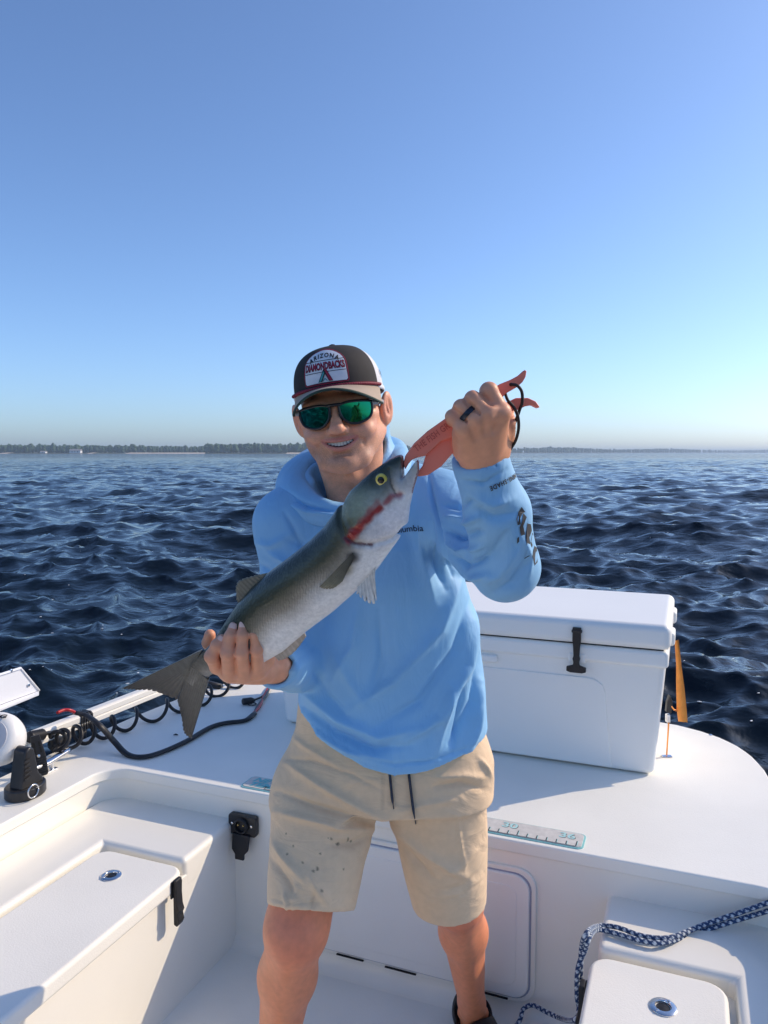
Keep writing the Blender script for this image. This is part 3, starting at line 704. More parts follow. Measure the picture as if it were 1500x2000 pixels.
    for k in range(5): 
        z = .06 + k * .013; bm = prism([L(.0315, -.032, z), L(.0315, -.01, z + .003), L(.0315, -.01, z + .008), L(.0315, -.032, z + .005)], toW((1, 0, 0)) - toW((0, 0, 0)), .004, .001); bmo('bracket_rib', bm, M_BLACK, t)
    # strap lever
    s0 = np.array(W(68, 1436, U + .105)); s1 = np.array(W(82, 1515, U + .135)); dv = (s1 - s0); ln = np.linalg.norm(dv); dv /= ln; nrm = vd - dv * np.dot(vd, dv); nrm /= np.linalg.norm(nrm); wv = np.cross(nrm, dv)
    pts = [(-.013, 0), (.013, 0), (.021, ln * .55), (.020, ln * .95), (.014, ln), (-.012, ln), (-.019, ln * .95), (-.02, ln * .55)]
    lv = bmo('strap_lever', prism([s0 + wv * x + dv * y for x, y in pts], nrm, .012, .003), M_BLACK, t)
    for k in range(7):
        y = ln * (.58 + .055 * k); bm = prism([s0 + wv * x + dv * yy + nrm * .0105 for x, yy in ((-.017, y), (.017, y), (.017, y + .004), (-.017, y + .004))], nrm, .004, .001); bmo('grip_rib', bm, M_BLACK, lv)
    for x, y in ((-.008, .22), (.008, .22), (-.009, .36), (.009, .36)):
        c2 = s0 + wv * x + dv * ln * y + nrm * .0118; bmo('lever_slot', prism([c2 + wv * a_ + dv * b_ for a_, b_ in ((-.003, -.010), (.003, -.006), (.003, .010), (-.003, .006))], nrm, .001, 0), M_DARK, lv)
    bmo('lever_rivet', lathe([(.005, 0), (.005, .003), (.002, .0035)], s0 + dv * ln * .5 + nrm * .012, nrm, 12), M_CHROME, lv)
    # pull ring
    rc = np.array(toW(BU(65, 1545, fb[0] + .055))); rp = []
    for k in range(21): a_ = 2 * math.pi * k / 20; rp.append(rc + toW((0, .019 * math.cos(a_), .019 * math.sin(a_))) - toW((0, 0, 0)))
    V, F = tube_vf(rp, .0022, 8); mk('pull_ring', V, F, M_CHROME, t)
    # thumb screw below the coil
    p = np.array(W(100, 1456, U + .03)); V, F = tube_vf([p, p + ax * .045], .017, 10); mk('clamp_knob', V, F, M_BLACK, t)
    V, F = tube_vf([p + ax * .04, p + ax * .066], .005, 10); mk('clamp_screw', V, F, M_CHROME, t)
    V, F = tube_vf([cl - up * .08, cl - up * .08 - ax * .11, p], .012, 8); mk('clamp_arm', V, F, M_BPLAS, t)
    # rests that carry the rail on the deck edge, out of sight ahead of the clamp and at the bow
    q0 = d_ - ax * .06; e = toB(q0); V, F = tube_vf([q0 - up * .02, toW((max(e[0], -1.08), e[1], DZ + .001))], .018, 10); mk('bow_rest', V, F, M_BPLAS, t)
    rw = spline([W(112, 1392, U), W(124, 1387, U), W(136, 1387, U + .01), W(148, 1392, U + .015)], 6); V, F = tube_vf(rw, .0055, 8); mk('red_lead', V, F, M_RED, t)
    return t
trolling()
def tray():
    U = -1.34; W = lambda px, py: toW(BU(px, py, U)); 
    t = thing('bracket_tray', 'white metal tray with screw heads jutting out beyond the port gunwale', 'tray', tuple(toW((-1.2, -.5, DZ))))
    M_T = mat('white_painted_metal', (.78, .79, .82), .35, noise=(5, .03), bump=(30, .05, .001))
    dirv = toW((0, 1, 0)) - toW((0, 0, 0)); out = toW((-1, 0, 0)) - toW((0, 0, 0))
    a = W(76, 1349); b = W(40, 1305)
    e = a - dirv * .9; f = b - dirv * .9
    # back plate, bottom flange, edges
    bmo('back_plate', prism([a, b, f, e], out, .006, .001), M_T, t)
    lo = np.array((0, 0, -.03))
    bmo('bottom_flange', prism([a + lo * .0, e + lo * .0, e - out * .05 + lo * .4, a - out * .02 - dirv * .02], (0, 0, -1), .009, .002), M_T, t)
    V, F = tube_vf([f, b, a], .005, 6); mk('edge_bead', V, F, M_T, t)
    for px, py in ((21, 1310), (55, 1338)):
        bmo('screw', lathe([(.006, 0), (.006, .003), (.003, .0045)], W(px, py) - out * .0005, -out, 12), M_CHROME, t)
    p = (a + b) / 2 - dirv * .75; V, F = tube_vf([p, p + (0, 0, -.1), toW((-1.15, toB(p)[1], DZ + .005))], .02, 10); mk('support_arm', V, F, M_T, t)
tray()
# black power cable on the deck with a red pair near its end and a spare plug
def cable():
    W = lambda px, py, z=DZ + .008: PZ(px, py, z)
    t = thing('power_cable', 'thick black power cable curving across the shaded deck', 'cable', tuple(W(250, 1470)))
    st = toW(BU(148, 1392, -1.155))
    pts = spline([st, toW(BU(170, 1398, -1.12)), PZ(196, 1418, DZ + .10), PZ(222, 1447, DZ + .04), W(248, 1473), W(280, 1478), W(318, 1468), W(365, 1447), W(410, 1421), W(440, 1412), W(478, 1407), W(497, 1394)], 8)
    V, F = tube_vf(pts, .0095, 10, flat=(1.25, .75)); mk('cable_sleeve', V, F, M_BLACK, t)
    for k, m_ in ((-.007, M_RED), (.007, M_BPLAS)):
        pp = spline([W(494 + k * 200, 1396), W(506 - k * 300, 1378), W(518 + k * 300, 1358), W(530, 1338), W(560, 1318)], 6); V, F = tube_vf(pp, .0055, 8); mk('lead_wire', V, F, m_, t)
    pp = spline([W(524, 1350), W(512, 1360), W(502, 1365), W(494, 1367)], 5); V, F = tube_vf(pp, .004, 6); mk('plug_lead', V, F, M_BPLAS, t)
    c = W(485, 1369, DZ + .014); bm = lathe([(.008, -.026), (.0135, -.022), (.0135, .012), (.010, .02), (.005, .028)], c, (.9, .4, 0), 14); bmo('plug', bm, M_BPLAS, t)
    rp = [c + np.array((.018 + .016 * math.cos(a), -.012 + .016 * math.sin(a), -.009)) for a in np.linspace(0, 6.28, 16)]; V, F = tube_vf(rp, .0022, 6); mk('plug_tether', V, F, M_BPLAS, t)
cable()
# dock line: blue and white braid hanging from the deck over the starboard locker
def rope():
    M_ROPE = mat('braided_rope', attr='Col', rough=.8, noise=(200, .2), bump=(600, .5, .001))
    t = thing('dock_line', 'doubled blue and white braided rope draped over the starboard locker', 'rope', tuple(PZ(1140, 1900, 0)))
    q = lambda px, py, u: toW(BU(px, py, u))
    s1 = [PZ(1560, 1742, DZ + .012), toW(BV(1500, 1763, -.015)), toW(BV(1440, 1784, -.03)), toW(BV(1370, 1808, -.06)), PZ(1310, 1831, .402), PZ(1255, 1828, .402), PZ(1205, 1811, .403), PZ(1168, 1809, .402), q(1146, 1822, .585), q(1136, 1850, .572), q(1134, 1900, .57), q(1134, 1945, .57), q(1129, 1985, .57), q(1124, 2030, .57), toW((.56, -.36, .02)), toW((.53, -.5, .012))]
    s2 = [PZ(1570, 1757, DZ + .006), toW(BV(1500, 1779, -.017)), toW(BV(1440, 1797, -.035)), toW(BV(1360, 1822, -.065)), PZ(1300, 1841, .401), PZ(1255, 1838, .401), PZ(1200, 1822, .401), PZ(1166, 1816, .402), q(1150, 1832, .588), q(1143, 1855, .58), q(1129, 1890, .565), q(1127, 1945, .565), q(1132, 1975, .57), q(1122, 1992, .565), toW(BV(1098, 1990, -.10)), toW(BV(1066, 1976, -.05)), toW(BV(1040, 1963, -.03)), toW(BV(1021, 1972, -.035)), toW(BV(1014, 1995, -.06)), toW((.36, -.12, .014))]
    for s_ in (s1, s2):
        pts = spline(s_, 4); L = [0]
        for a, b in zip(pts, pts[1:]): L.append(L[-1] + np.linalg.norm(b - a))
        L = np.array(L); n = int(L[-1] / .0022); ss = np.linspace(0, L[-1], n); pa = np.array(pts); pts = np.stack([np.interp(ss, L, pa[:, k]) for k in range(3)], 1)
        ns = 12; V, F = tube_vf(pts, .0056, ns); col = []
        for i in range(n):
            for k in range(ns):
                a = (i * .8 + k * 2 * math.pi / ns * 2); b = (i * .8 - k * 2 * math.pi / ns * 2)
                wht = (math.sin(a) > -.05) and (math.sin(b) > -.05)
                col.append((.60, .66, .70) if wht else (.014, .045, .13))
        V = np.array(V); ctr = np.repeat(pts, ns, 0); c_ = np.array(col); V = ctr + (V - ctr) * np.where(c_[:, :1] > .5, 1.08, .97)
        mk('rope_strand', V, F, M_ROPE, t, col=c_)
rope()
# dark scrap of bait on the deck
c = PZ(343, 1437, DZ); V, F = tube_vf([c + (-.008, 0, .003), c + (0, .002, .005), c + (.009, 0, .003)], [.002, .0045, .002], 6, flat=(1, .6)); tag(mk('bait_scrap', V, F, M_BLACK, None), 'tiny dark scrap lying on the shaded deck by the cable', 'scrap')
# ================================================================== PERSON
M_SKIN = mat('skin', attr='Col', rough=.46, noise=(70, .09), bump=(420, .12, .0008), sss=.12, spec=.4)
M_SHIRT = mat('blue_jersey', (.25, .51, .78), .6, noise=(7, .05), bump=(900, .22, .0006), sheen=.08, bump2=(13, .3, .014, (1.6, 1.0, .55)))
M_SHORTS = mat('khaki_twill', attr='Col', rough=.72, noise=(60, .05), bump=(700, .3, .0007), sheen=.08, bump2=(14, .4, .014, (.7, 1.0, 1.5)))
SK = np.array((.80, .385, .225))
man = thing('person', 'smiling man in light blue hooded shirt and khaki shorts holding up a fish', 'person', tuple(toW((0.05, -.3, 0.0))))
# ------------------------------------------------------------------ head (own space: x image-right, -y face, z up; origin between the eyes' height and ears)
def rx(a): c, s = math.cos(a), math.sin(a); return np.array(((1, 0, 0), (0, c, -s), (0, s, c)))
def ry(a): c, s = math.cos(a), math.sin(a); return np.array(((c, 0, s), (0, 1, 0), (-s, 0, c)))
def rz(a): c, s = math.cos(a), math.sin(a); return np.array(((c, -s, 0), (s, c, 0), (0, 0, 1)))
HR = ry(R(-8)) @ rz(R(-4)) @ rx(R(5)); HC = P(667, 806, 1.51)
def HW(v):                                   # head space -> world (broad, short lower face)
    v = np.array(v, float); z = v[..., 2]; x = v[..., 0]
    v[..., 0] = x * (1 + .03 * np.clip(-z / .05, 0, 1) * np.clip(1 - (-z - .1) / .05, 0, 1)); v[..., 2] = np.where(z < 0, z * .885, z)
    return v @ HR.T + HC
def zm(x): return -.0615 + .0105 * (x / .032) ** 2
def ym(x): return -.0975 + 10.5 * x * x
def head():
    g = Grid((-.108, -.128, -.262), (.108, .13, .128), .0018)
    g.add(g.ell((0, .018, .035), (.0765, .096, .088)))
    g.add(g.ell((0, -.018, -.035), (.0685, .074, .080)), .035)
    for s in (-1, 1):
        g.acone((s * .057, .012, -.050), (s * .027, -.062, -.098), .021, .018, .026)         # jaw
        g.acone((s * .028, -.062, -.098), (0, -.078, -.102), .017, .019, .02)
        g.aell((s * .042, -.064, -.034), (.025, .022, .023), .020)                            # cheek
        g.aell((s * .052, -.050, -.006), (.022, .028, .016), .02)                             # cheekbone
        g.aell((s * .030, -.079, .022), (.032, .016, .012), .016)                             # brow
    g.aell((0, -.083, -.102), (.022, .018, .015), .013)                                       # chin
    g.aell((0, -.064, -.060), (.042, .034, .034), .016)                                       # muzzle
    for s in (-1, 1): g.aell((s * .032, -.094, .004), (.017, .014, .012), .012, sub=True)      # eye sockets
    for s in (-1, 1): g.aell((s * .032, -.074, .003), (.0135, .0135, .0125), .004)             # lids
    g.acone((0, -.088, .012), (0, -.110, -.024), .0085, .0115, .012)                          # nose
    g.aell((0, -.1125, -.029), (.0125, .0115, .0105), .008)
    for s in (-1, 1):
        g.aell((s * .0140, -.0995, -.0325), (.0085, .0105, .0085), .006)
        g.aell((s * .0068, -.1070, -.0405), (.0038, .006, .0036), .003, sub=True)              # nostril
        g.acone((s * .022, -.0995, -.034), (s * .041, -.0862, -.058), .0020, .0022, .008, sub=True)   # smile line
        g.acone((s * .041, -.0862, -.058), (s * .043, -.0800, -.071), .0020, .0008, .008, sub=True)
        g.aell((s * .043, -.079, -.040), (.016, .014, .014), .014)                             # raised cheek
    xs = np.linspace(-.033, .033, 13)
    for a, b in zip(xs, xs[1:]):                                                              # lips
        ta, tb = 1 - (a / .034) ** 2, 1 - (b / .034) ** 2
        g.acone((a, ym(a) + .003, zm(a) + .0078 * ta), (b, ym(b) + .003, zm(b) + .0078 * tb), .0026 + .0016 * ta, .0026 + .0016 * tb, .004)
        g.acone((a, ym(a) + .0025, zm(a) - .0085 * ta), (b, ym(b) + .0025, zm(b) - .0085 * tb), .0026 + .0026 * ta, .0026 + .0026 * tb, .004)
    for a, b in zip(xs, xs[1:]):                                                              # open smile
        ta, tb = 1 - (a / .0335) ** 2, 1 - (b / .0335) ** 2
        for dy in (0, .008): g.acone((a, ym(a) - .003 + dy, zm(a)), (b, ym(b) - .003 + dy, zm(b)), .0006 + .0050 * ta, .0006 + .0050 * tb, .001, sub=True)
    g.acone((-.011, -.0945, -.0825), (.011, -.0945, -.0825), .0025, None, .009, sub=True)        # crease under lip
    g.acone((0, .028, -.06), (.004, .048, -.25), .058, .066, .016)                              # neck
    for s in (-1, 1): g.acone((s * .045, .02, -.09), (s * .018, -.015, -.235), .013, .013, .03)
    g.aell((0, -.022, -.135), (.014, .016, .02), .02)
    for s in (-1, 1):                                                                        # ears
        M = rz(s * R(-24)) @ ry(s * R(8))
        g.aell((s * .0875, .010, -.006), (.0085, .0215, .0350), .005, M)
        g.aell((s * .0785, .010, -.030), (.007, .011, .013), .005)
        g.aell((s * .0945, .001, -.003), (.0065, .0120, .0210), .004, M, sub=True)
        g.acone((s * .0880, .002, .014), (s * .0895, .006, -.012), .003, .003, .003)
    V, F = g.mesh(); V = relax(V, F, 1, .35)
    # colour
    c = np.tile(SK, (len(V), 1)); x, y, z = V.T
    def spot(cx, cy, cz, r, colr, w):
        q = np.exp(-((x - cx) ** 2 / r[0] ** 2 + (y - cy) ** 2 / r[1] ** 2 + (z - cz) ** 2 / r[2] ** 2))[:, None] * w
        c[:] = c * (1 - q) + np.array(colr) * q
    for s in (-1, 1):
        spot(s * .05, -.065, -.03, (.026, .04, .024), (.74, .33, .22), .75)
        spot(s * .086, .014, -.004, (.012, .03, .04), (.74, .27, .18), .75)
    spot(0, -.112, -.028, (.018, .02, .016), (.74, .33, .23), .7)
    spot(0, -.085, -.095, (.04, .03, .022), (.42, .25, .19), .55); spot(0, -.1, -.046, (.028, .02, .009), (.38, .23, .18), .65)
    for s in (-1, 1): spot(s * .045, -.06, -.08, (.022, .04, .025), (.46, .27, .20), .5)
    xm = np.clip(x, -.034, .034); tm = 1 - (xm / .0345) ** 2; front = (y < ym(xm) + .012) & (np.abs(x) < .0335)
    d = np.abs(z - zm(xm)); lip = front & (d < .0035 + .0115 * np.clip(tm, 0, 1)) ; w = np.where(lip, .75, 0)[:, None]; c[:] = c * (1 - w) + np.array((.62, .22, .18)) * w
    rgn = np.random.default_rng(8); beard = np.exp(-(((z + .078) / .030) ** 2 + (np.clip(y + .03, 0, 1) / .03) ** 2)) * (z < -.040) * (1 - w[:, 0]); c *= (1 - .30 * beard * rgn.random(len(V)) ** .7)[:, None]; c *= (1 + .05 * rgn.normal(0, 1, len(V)))[:, None]
    hair = (np.abs(x) > .056) & (z > .004 + .5 * np.clip(y + .03, -1, 0)) & (y > -.030) & (np.abs(x) < .0800) | ((y > .045) & (z > -.055)); c[hair] = (.055, .035, .022)
    inn = front & (d < .0045 * np.clip(tm, 0.05, 1) + .0006) & (y > ym(xm) + .001); c[inn] = (.10, .03, .03)
    return HW(V), F, c
BV_, BF_, BC_ = [], [], []; _n = 0
def addbody(V, F, c):
    global _n
    BV_.append(V); BF_.append(F + _n); BC_.append(c if hasattr(c, 'ndim') and c.ndim == 2 else np.tile(np.array(c), (len(V), 1))); _n += len(V)
addbody(*head())
def bounds(pts, m): pts = np.array(pts); return pts.min(0) - m, pts.max(0) + m
def finger(g, pts, rs, kp, k=.003):
    """one finger as a smooth chain, then joined to what is there with a small crease"""
    pts = [np.asarray(p, float) for p in pts]; lo, hi = bounds(pts, max(rs) + .006); v = g.loc((lo + hi) / 2, (hi - lo) / 2)
    d = None
    for i in range(len(pts) - 1):
        e = v.cone(pts[i], pts[i + 1], rs[i], rs[i + 1]); d = e if d is None else smin(d, e, k)
    for i in range(1, len(pts) - 1):                                                          # knuckles
        q = v.ell(pts[i], (rs[i] * 1.06,) * 3); d = smin(d, q, .002)
    v.add(d, kp)
# his left fist round the gripper (image right): seen from the back of the hand
GY = 1.125                                  # depth of the gripper
LW = P(943, 918, 1.168)
L_MCP = [P(979, 806, 1.092), P(955, 811, 1.082), P(929, 823, 1.082), P(906, 838, 1.090)]
L_PIP = [P(955, 764, 1.092), P(924, 780, 1.084), P(901, 796, 1.086), P(884, 814, 1.094)]
L_DIP = [P(952, 764, 1.128), P(918, 786, 1.124), P(896, 803, 1.122), P(884, 822, 1.124)]
L_TIP = [P(968, 786, 1.147), P(936, 806, 1.145), P(914, 822, 1.144), P(900, 838, 1.140)]
def left_hand():
    allp = L_MCP + L_PIP + L_DIP + L_TIP + [LW, P(950, 1010, 1.2)]
    lo, hi = bounds(allp, .028); g = Grid(lo, hi, .0016)
    g.add(g.cone(LW + (P(970, 1000, 1.215) - LW) * .75, LW, .0245, .0255))
    for i, m in enumerate(L_MCP):
        w = LW + (P(960, 905, 1.165) - LW) * (1 - i / 1.5) * .8
        g.acone(w, m, .020, .0135, .016)
    g.acone(P(945, 880, 1.135), P(945, 835, 1.105), .024, .020, .015)
    g.acone(P(972, 880, 1.155), P(990, 830, 1.145), .019, .0165, .014)                        # thumb base
    g.acone(P(905, 875, 1.135), P(903, 845, 1.11), .017, .014, .014)
    for i, m in enumerate(L_MCP): g.aell(m + np.array((0, -.004, .001)), (.0098, .0085, .0098), .010)   # knuckle bumps
    for i in range(3):                                                                        # hollows between the tendons
        mid = (L_MCP[i] + L_MCP[i + 1]) / 2; g.acone(mid + (0, -.0185, -.004), mid + (LW - mid) * .3 + (0, -.027, 0), .003, .001, .012, sub=True)
    rr = [(.0128, .0122, .0108, .0085), (.0125, .0116, .0102, .0082), (.0118, .0110, .0098, .008), (.0105, .0098, .0086, .0072)]
    for i in range(4): finger(g, [L_MCP[i], L_PIP[i], L_DIP[i], L_TIP[i]], rr[i], .0035, .004)
    for i in range(3):
        a_, b_ = (L_MCP[i] + L_MCP[i + 1]) / 2 + (0, -.011, 0), (L_PIP[i] + L_PIP[i + 1]) / 2 + (0, -.009, 0); g.acone(a_ + (b_ - a_) * .25, b_ + (b_ - a_) * .2, .0012, .0022, .006, sub=True)
    finger(g, [P(985, 850, 1.150), P(992, 812, 1.160), P(965, 800, 1.172), P(940, 812, 1.172)], (.0145, .0125, .0112, .009), .006)   # thumb behind the gripper
    V, F = g.mesh(); c = np.tile(SK * (.97, .93, .92), (len(V), 1))
    for m in L_MCP + L_PIP:
        q = np.exp(-((V - m) ** 2).sum(1) / .012 ** 2)[:, None] * .5; c = c * (1 - q) + np.array((.62, .29, .20)) * q
    return relax(V, F, 1, .3), F, c
addbody(*left_hand())
# his right hand under the tail (image left): fingers up over the near side, thumb beyond
TY = 1.252
R_MCP = [P(424, 1302, TY - .012), P(449, 1318, TY - .018), P(476, 1319, TY - .018), P(504, 1312, TY - .012)]
R_PIP = [P(413, 1282, TY - .040), P(444, 1276, TY - .048), P(472, 1275, TY - .050), P(501, 1270, TY - .046)]
R_DIP = [P(424, 1260, TY - .042), P(450, 1243, TY - .046), P(474, 1241, TY - .050), P(498, 1240, TY - .048)]
R_TIP = [P(433, 1248, TY - .040), P(456, 1224, TY - .040), P(475, 1221, TY - .045), P(492, 1224, TY - .044)]
RW = P(540, 1304, TY + .060); EL_R = P(573, 1296, 1.500)
def right_hand():
    lo, hi = bounds(R_MCP + R_PIP + R_TIP + [RW, P(400, 1240, TY + .04), RW + (EL_R - RW) * .35], .03); g = Grid(lo, hi, .0016)
    g.add(g.cone(RW + (EL_R - RW) * .35, RW, .030, .0265))
    for i, m in enumerate(R_MCP): g.acone(RW + np.array((-.012, 0, 0)), m, .019, .0125, .014)
    g.acone(P(510, 1308, TY + .03), P(450, 1312, TY + .005), .021, .018, .014)
    g.acone(P(520, 1288, TY + .0), P(505, 1300, TY - .01), .016, .014, .012)                  # heel of the hand
    rr = [(.0122, .0108, .0095, .0078), (.0122, .0108, .0094, .0078), (.0120, .0104, .0090, .0074), (.0112, .0094, .0080, .0066)]
    for i in range(4): finger(g, [R_MCP[i], R_PIP[i], R_DIP[i], R_TIP[i]], rr[i], .003, .004)
    finger(g, [P(470, 1305, TY + .04), P(424, 1280, TY + .052), P(408, 1255, TY + .040), P(410, 1240, TY + .034)], (.016, .0125, .0112, .0095), .005)
    V, F = g.mesh(); c = np.tile(SK * (.98, .93, .92), (len(V), 1))
    for m in R_TIP + R_PIP:
        q = np.exp(-((V - m) ** 2).sum(1) / .012 ** 2)[:, None] * .45; c = c * (1 - q) + np.array((.66, .30, .21)) * q
    return relax(V, F, 1, .3), F, c
addbody(*right_hand())
# legs and the trunk inside the clothes
K_R, K_L = P(579, 1812, 1.49), P(893, 1755, 1.66)
A_R, A_L = np.array((-.250, 1.60, .085)), P(924, 1978, 1.855)
def legs():
    pts = [P(640, 1500, 1.6), P(860, 1500, 1.6), K_R, K_L, A_R, A_L, P(700, 1000, 1.6)]
    lo, hi = bounds(pts, .13); lo[2] = .0; g = Grid(lo, hi, .0042)
    hipR, hipL = P(650, 1490, 1.60), P(850, 1490, 1.60)
    g.add(g.cone(hipR, K_R, .085, .062)); g.acone(hipL, K_L, .082, .056, .03)
    g.acone(P(750, 1440, 1.6), P(720, 1080, 1.6), .10, .095, .06)
    for K, A, s, rk in ((K_R, A_R, -1, 1.0), (K_L, A_L, 1, .92)):
        d = A - K
        g.acone(K, K + d * .30 + (s * .004, .018, 0), .058 * rk, .0575 * rk, .03)
        g.acone(K + d * .30 + (s * .004, .018, 0), K + d * .92, .0565 * rk, .034 * rk, .03)
        g.acone(K + d * .9, A, .034 * rk, .034 * rk, .02)
        g.aell(K + (0, -.036, -.005), (.032, .022, .036), .03)                                # kneecap
        g.acone(K + d * .12 + (0, -.038, 0), K + d * .85 + (0, -.020, 0), .012, .012, .03)     # shin
        g.aell(A + (.026, 0, .0), (.014, .014, .016), .012); g.aell(A - (.026, 0, .0), (.014, .014, .016), .012)
        toe = A + (s * .05, -.15, -.055); g.acone(A + (0, .025, -.04), toe, .032, .028, .02)
    V, F = g.mesh(); c = np.tile(SK * (1.02, .78, .66), (len(V), 1)); z = V[:, 2]
    for K in (K_R, K_L):
        q = np.exp(-((V - K - (0, -.05, .0)) ** 2).sum(1) / .07 ** 2)[:, None] * .7; c = c * (1 - q) + np.array((.72, .21, .12)) * q
    return relax(V, F, 2, .5), F, c
addbody(*legs())
body = fast('body', np.concatenate(BV_), np.concatenate(BF_), M_SKIN, man, np.concatenate(BC_))
def nails():
    M_N = mat('finger_nail', (.80, .52, .43), .3, noise=(60, .05))
    for i in range(4):
        t, d = R_TIP[i], R_DIP[i]; ax = t - d; ax /= np.linalg.norm(ax); nrm = np.array((0, -1, 0)) - ax * np.dot((0, -1, 0), ax); nrm /= np.linalg.norm(nrm); sd_ = np.cross(ax, nrm); r_ = (.0078, .0078, .0074, .0066)[i]
        V = []; F = []
        for a in range(7):
            for b in range(7):
                u_, v_ = (a - 3) / 3, (b - 3) / 3; lim = math.sqrt(max(0, 1 - .35 * v_ ** 4)); ang = u_ * .80 * lim
                V.append(t + ax * (v_ * .0052 - .0005) + (sd_ * math.sin(ang) + nrm * math.cos(ang)) * (r_ + .0006 - .0006 * v_ * v_))
        for a in range(6):
            for b in range(6): k = a * 7 + b; F.append((k, k + 1, k + 8, k + 7))
        mk('fingernail', V, F, M_N, body)
nails()
def teeth():
    M_T = mat('tooth_enamel', (.82, .78, .70), .3, noise=(40, .05), sss=.1)
    bm = None
    for i in range(10):
        x = (i - 4.5) * .0058; wdt = .0027 if abs(i - 4.5) < 1.2 else .0025; y = ym(x) + .0042; z1 = zm(x) + .0062; z0 = zm(x) - .0034 + .0008 * abs(i - 4.5) * .4
        b2 = box(x - wdt, x + wdt, y, y + .005, z0, z1, .001, 2); rot = Matrix.Rotation(math.atan(21 * x), 4, 'Z'); bmesh.ops.transform(b2, matrix=Matrix.Translation((x, y, 0)) @ rot @ Matrix.Translation((-x, -y, 0)), verts=b2.verts); bm = join(bm, b2)
    for v in bm.verts: v.co = Vector(HW(np.array(v.co[:])))
    bmo('teeth', bm, M_T, body)
teeth()
def ring():
    a, b = L_MCP[2], L_PIP[2]; c = a + (b - a) * .55; ax = (b - a) / np.linalg.norm(b - a)
    bmo('finger_ring', lathe([(.0116, -.0036), (.0132, -.0036), (.0136, -.002), (.0136, .002), (.0132, .0036), (.0116, .0036)], c, ax, 28), mat('dark_ring', (.03, .035, .05), .3, .8, noise=(30, .1)), man, wn=False)
ring()
# ------------------------------------------------------------------ sunglasses
def glasses():
    M_FR = mat('black_frame', (.012, .012, .014), .3, noise=(30, .2)); M_LENS = bpy.data.materials.new('green_mirror_lens'); M_LENS.use_nodes = True
    t = M_LENS.node_tree; p = t.nodes['Principled BSDF']; p.inputs['Metallic'].default_value = 1; p.inputs['Roughness'].default_value = .03
    lw = t.nodes.new('ShaderNodeLayerWeight'); lw.inputs[0].default_value = .35; cr = t.nodes.new('ShaderNodeValToRGB'); cr.color_ramp.elements[0].color = (.01, .24, .10, 1); cr.color_ramp.elements[1].color = (.03, .16, .40, 1)
    t.links.new(lw.outputs['Facing'], cr.inputs[0]); t.links.new(cr.outputs[0], p.inputs['Base Color'])
    def S(x, z, off=0): return HW((x, -.1055 + 5.2 * x * x + 1.2 * z * z - off, z + .002))
    out = [(.0085, .0150), (.024, .0185), (.045, .0180), (.064, .0150), (.0675, .0100), (.0665, -.003), (.061, -.0150), (.050, -.0220), (.036, -.0245), (.024, -.0215), (.0145, -.0120), (.0095, .0)]
    gl = None
    for s in (1, -1):
        o2 = [tuple(q[:2]) for q in spline([(a, b, 0) for a, b in out + out[:1]], 4)][:-1]; n = len(o2); cx, cz = .037, -.002; V = [S(s * cx, cz)]; F = []
        for k in range(1, 6):
            for a, b in o2: V.append(S(s * (cx + (a - cx) * k / 5), cz + (b - cz) * k / 5))
        for j in range(n): F.append((0, 1 + j, 1 + (j + 1) % n))
        for k in range(4):
            for j in range(n): F.append((1 + k * n + j, 1 + (k + 1) * n + j, 1 + (k + 1) * n + (j + 1) % n, 1 + k * n + (j + 1) % n))
        if s > 0: F = [f[::-1] for f in F]
        if gl is None:
            V2, F2 = tube_vf([S(x, .0165 - .10 * abs(x) * 0, .0005) for x in np.linspace(-.013, .013, 7)] , .0030, 8); gl = mk('sunglasses', V2, F2, M_FR, man)
        mk('lens', V, F, M_LENS, gl)
        rim = [S(s * a, b, .0002) for a, b in o2]; rim += rim[:2]; V2, F2 = tube_vf(rim, .0024, 8); mk('frame_rim', V2, F2, M_FR, gl)
        tm = spline([S(s * .0665, .011), HW((s * .0765, -.066, .012)), HW((s * .0815, -.03, .011)), HW((s * .0835, .008, .009))], 6); V2, F2 = tube_vf(tm, .0032, 8, flat=(1, 1.5)); mk('temple_arm', V2, F2, mat('grey_temple', (.30, .31, .31), .35, noise=(30, .1)), gl)
        br = [S(s * .0085, -.001), HW((s * .0085, -.104, -.008)), HW((s * .0105, -.099, -.013))]; V2, F2 = tube_vf(br, .0022, 6); mk('nose_pad', V2, F2, M_FR, gl)
glasses()
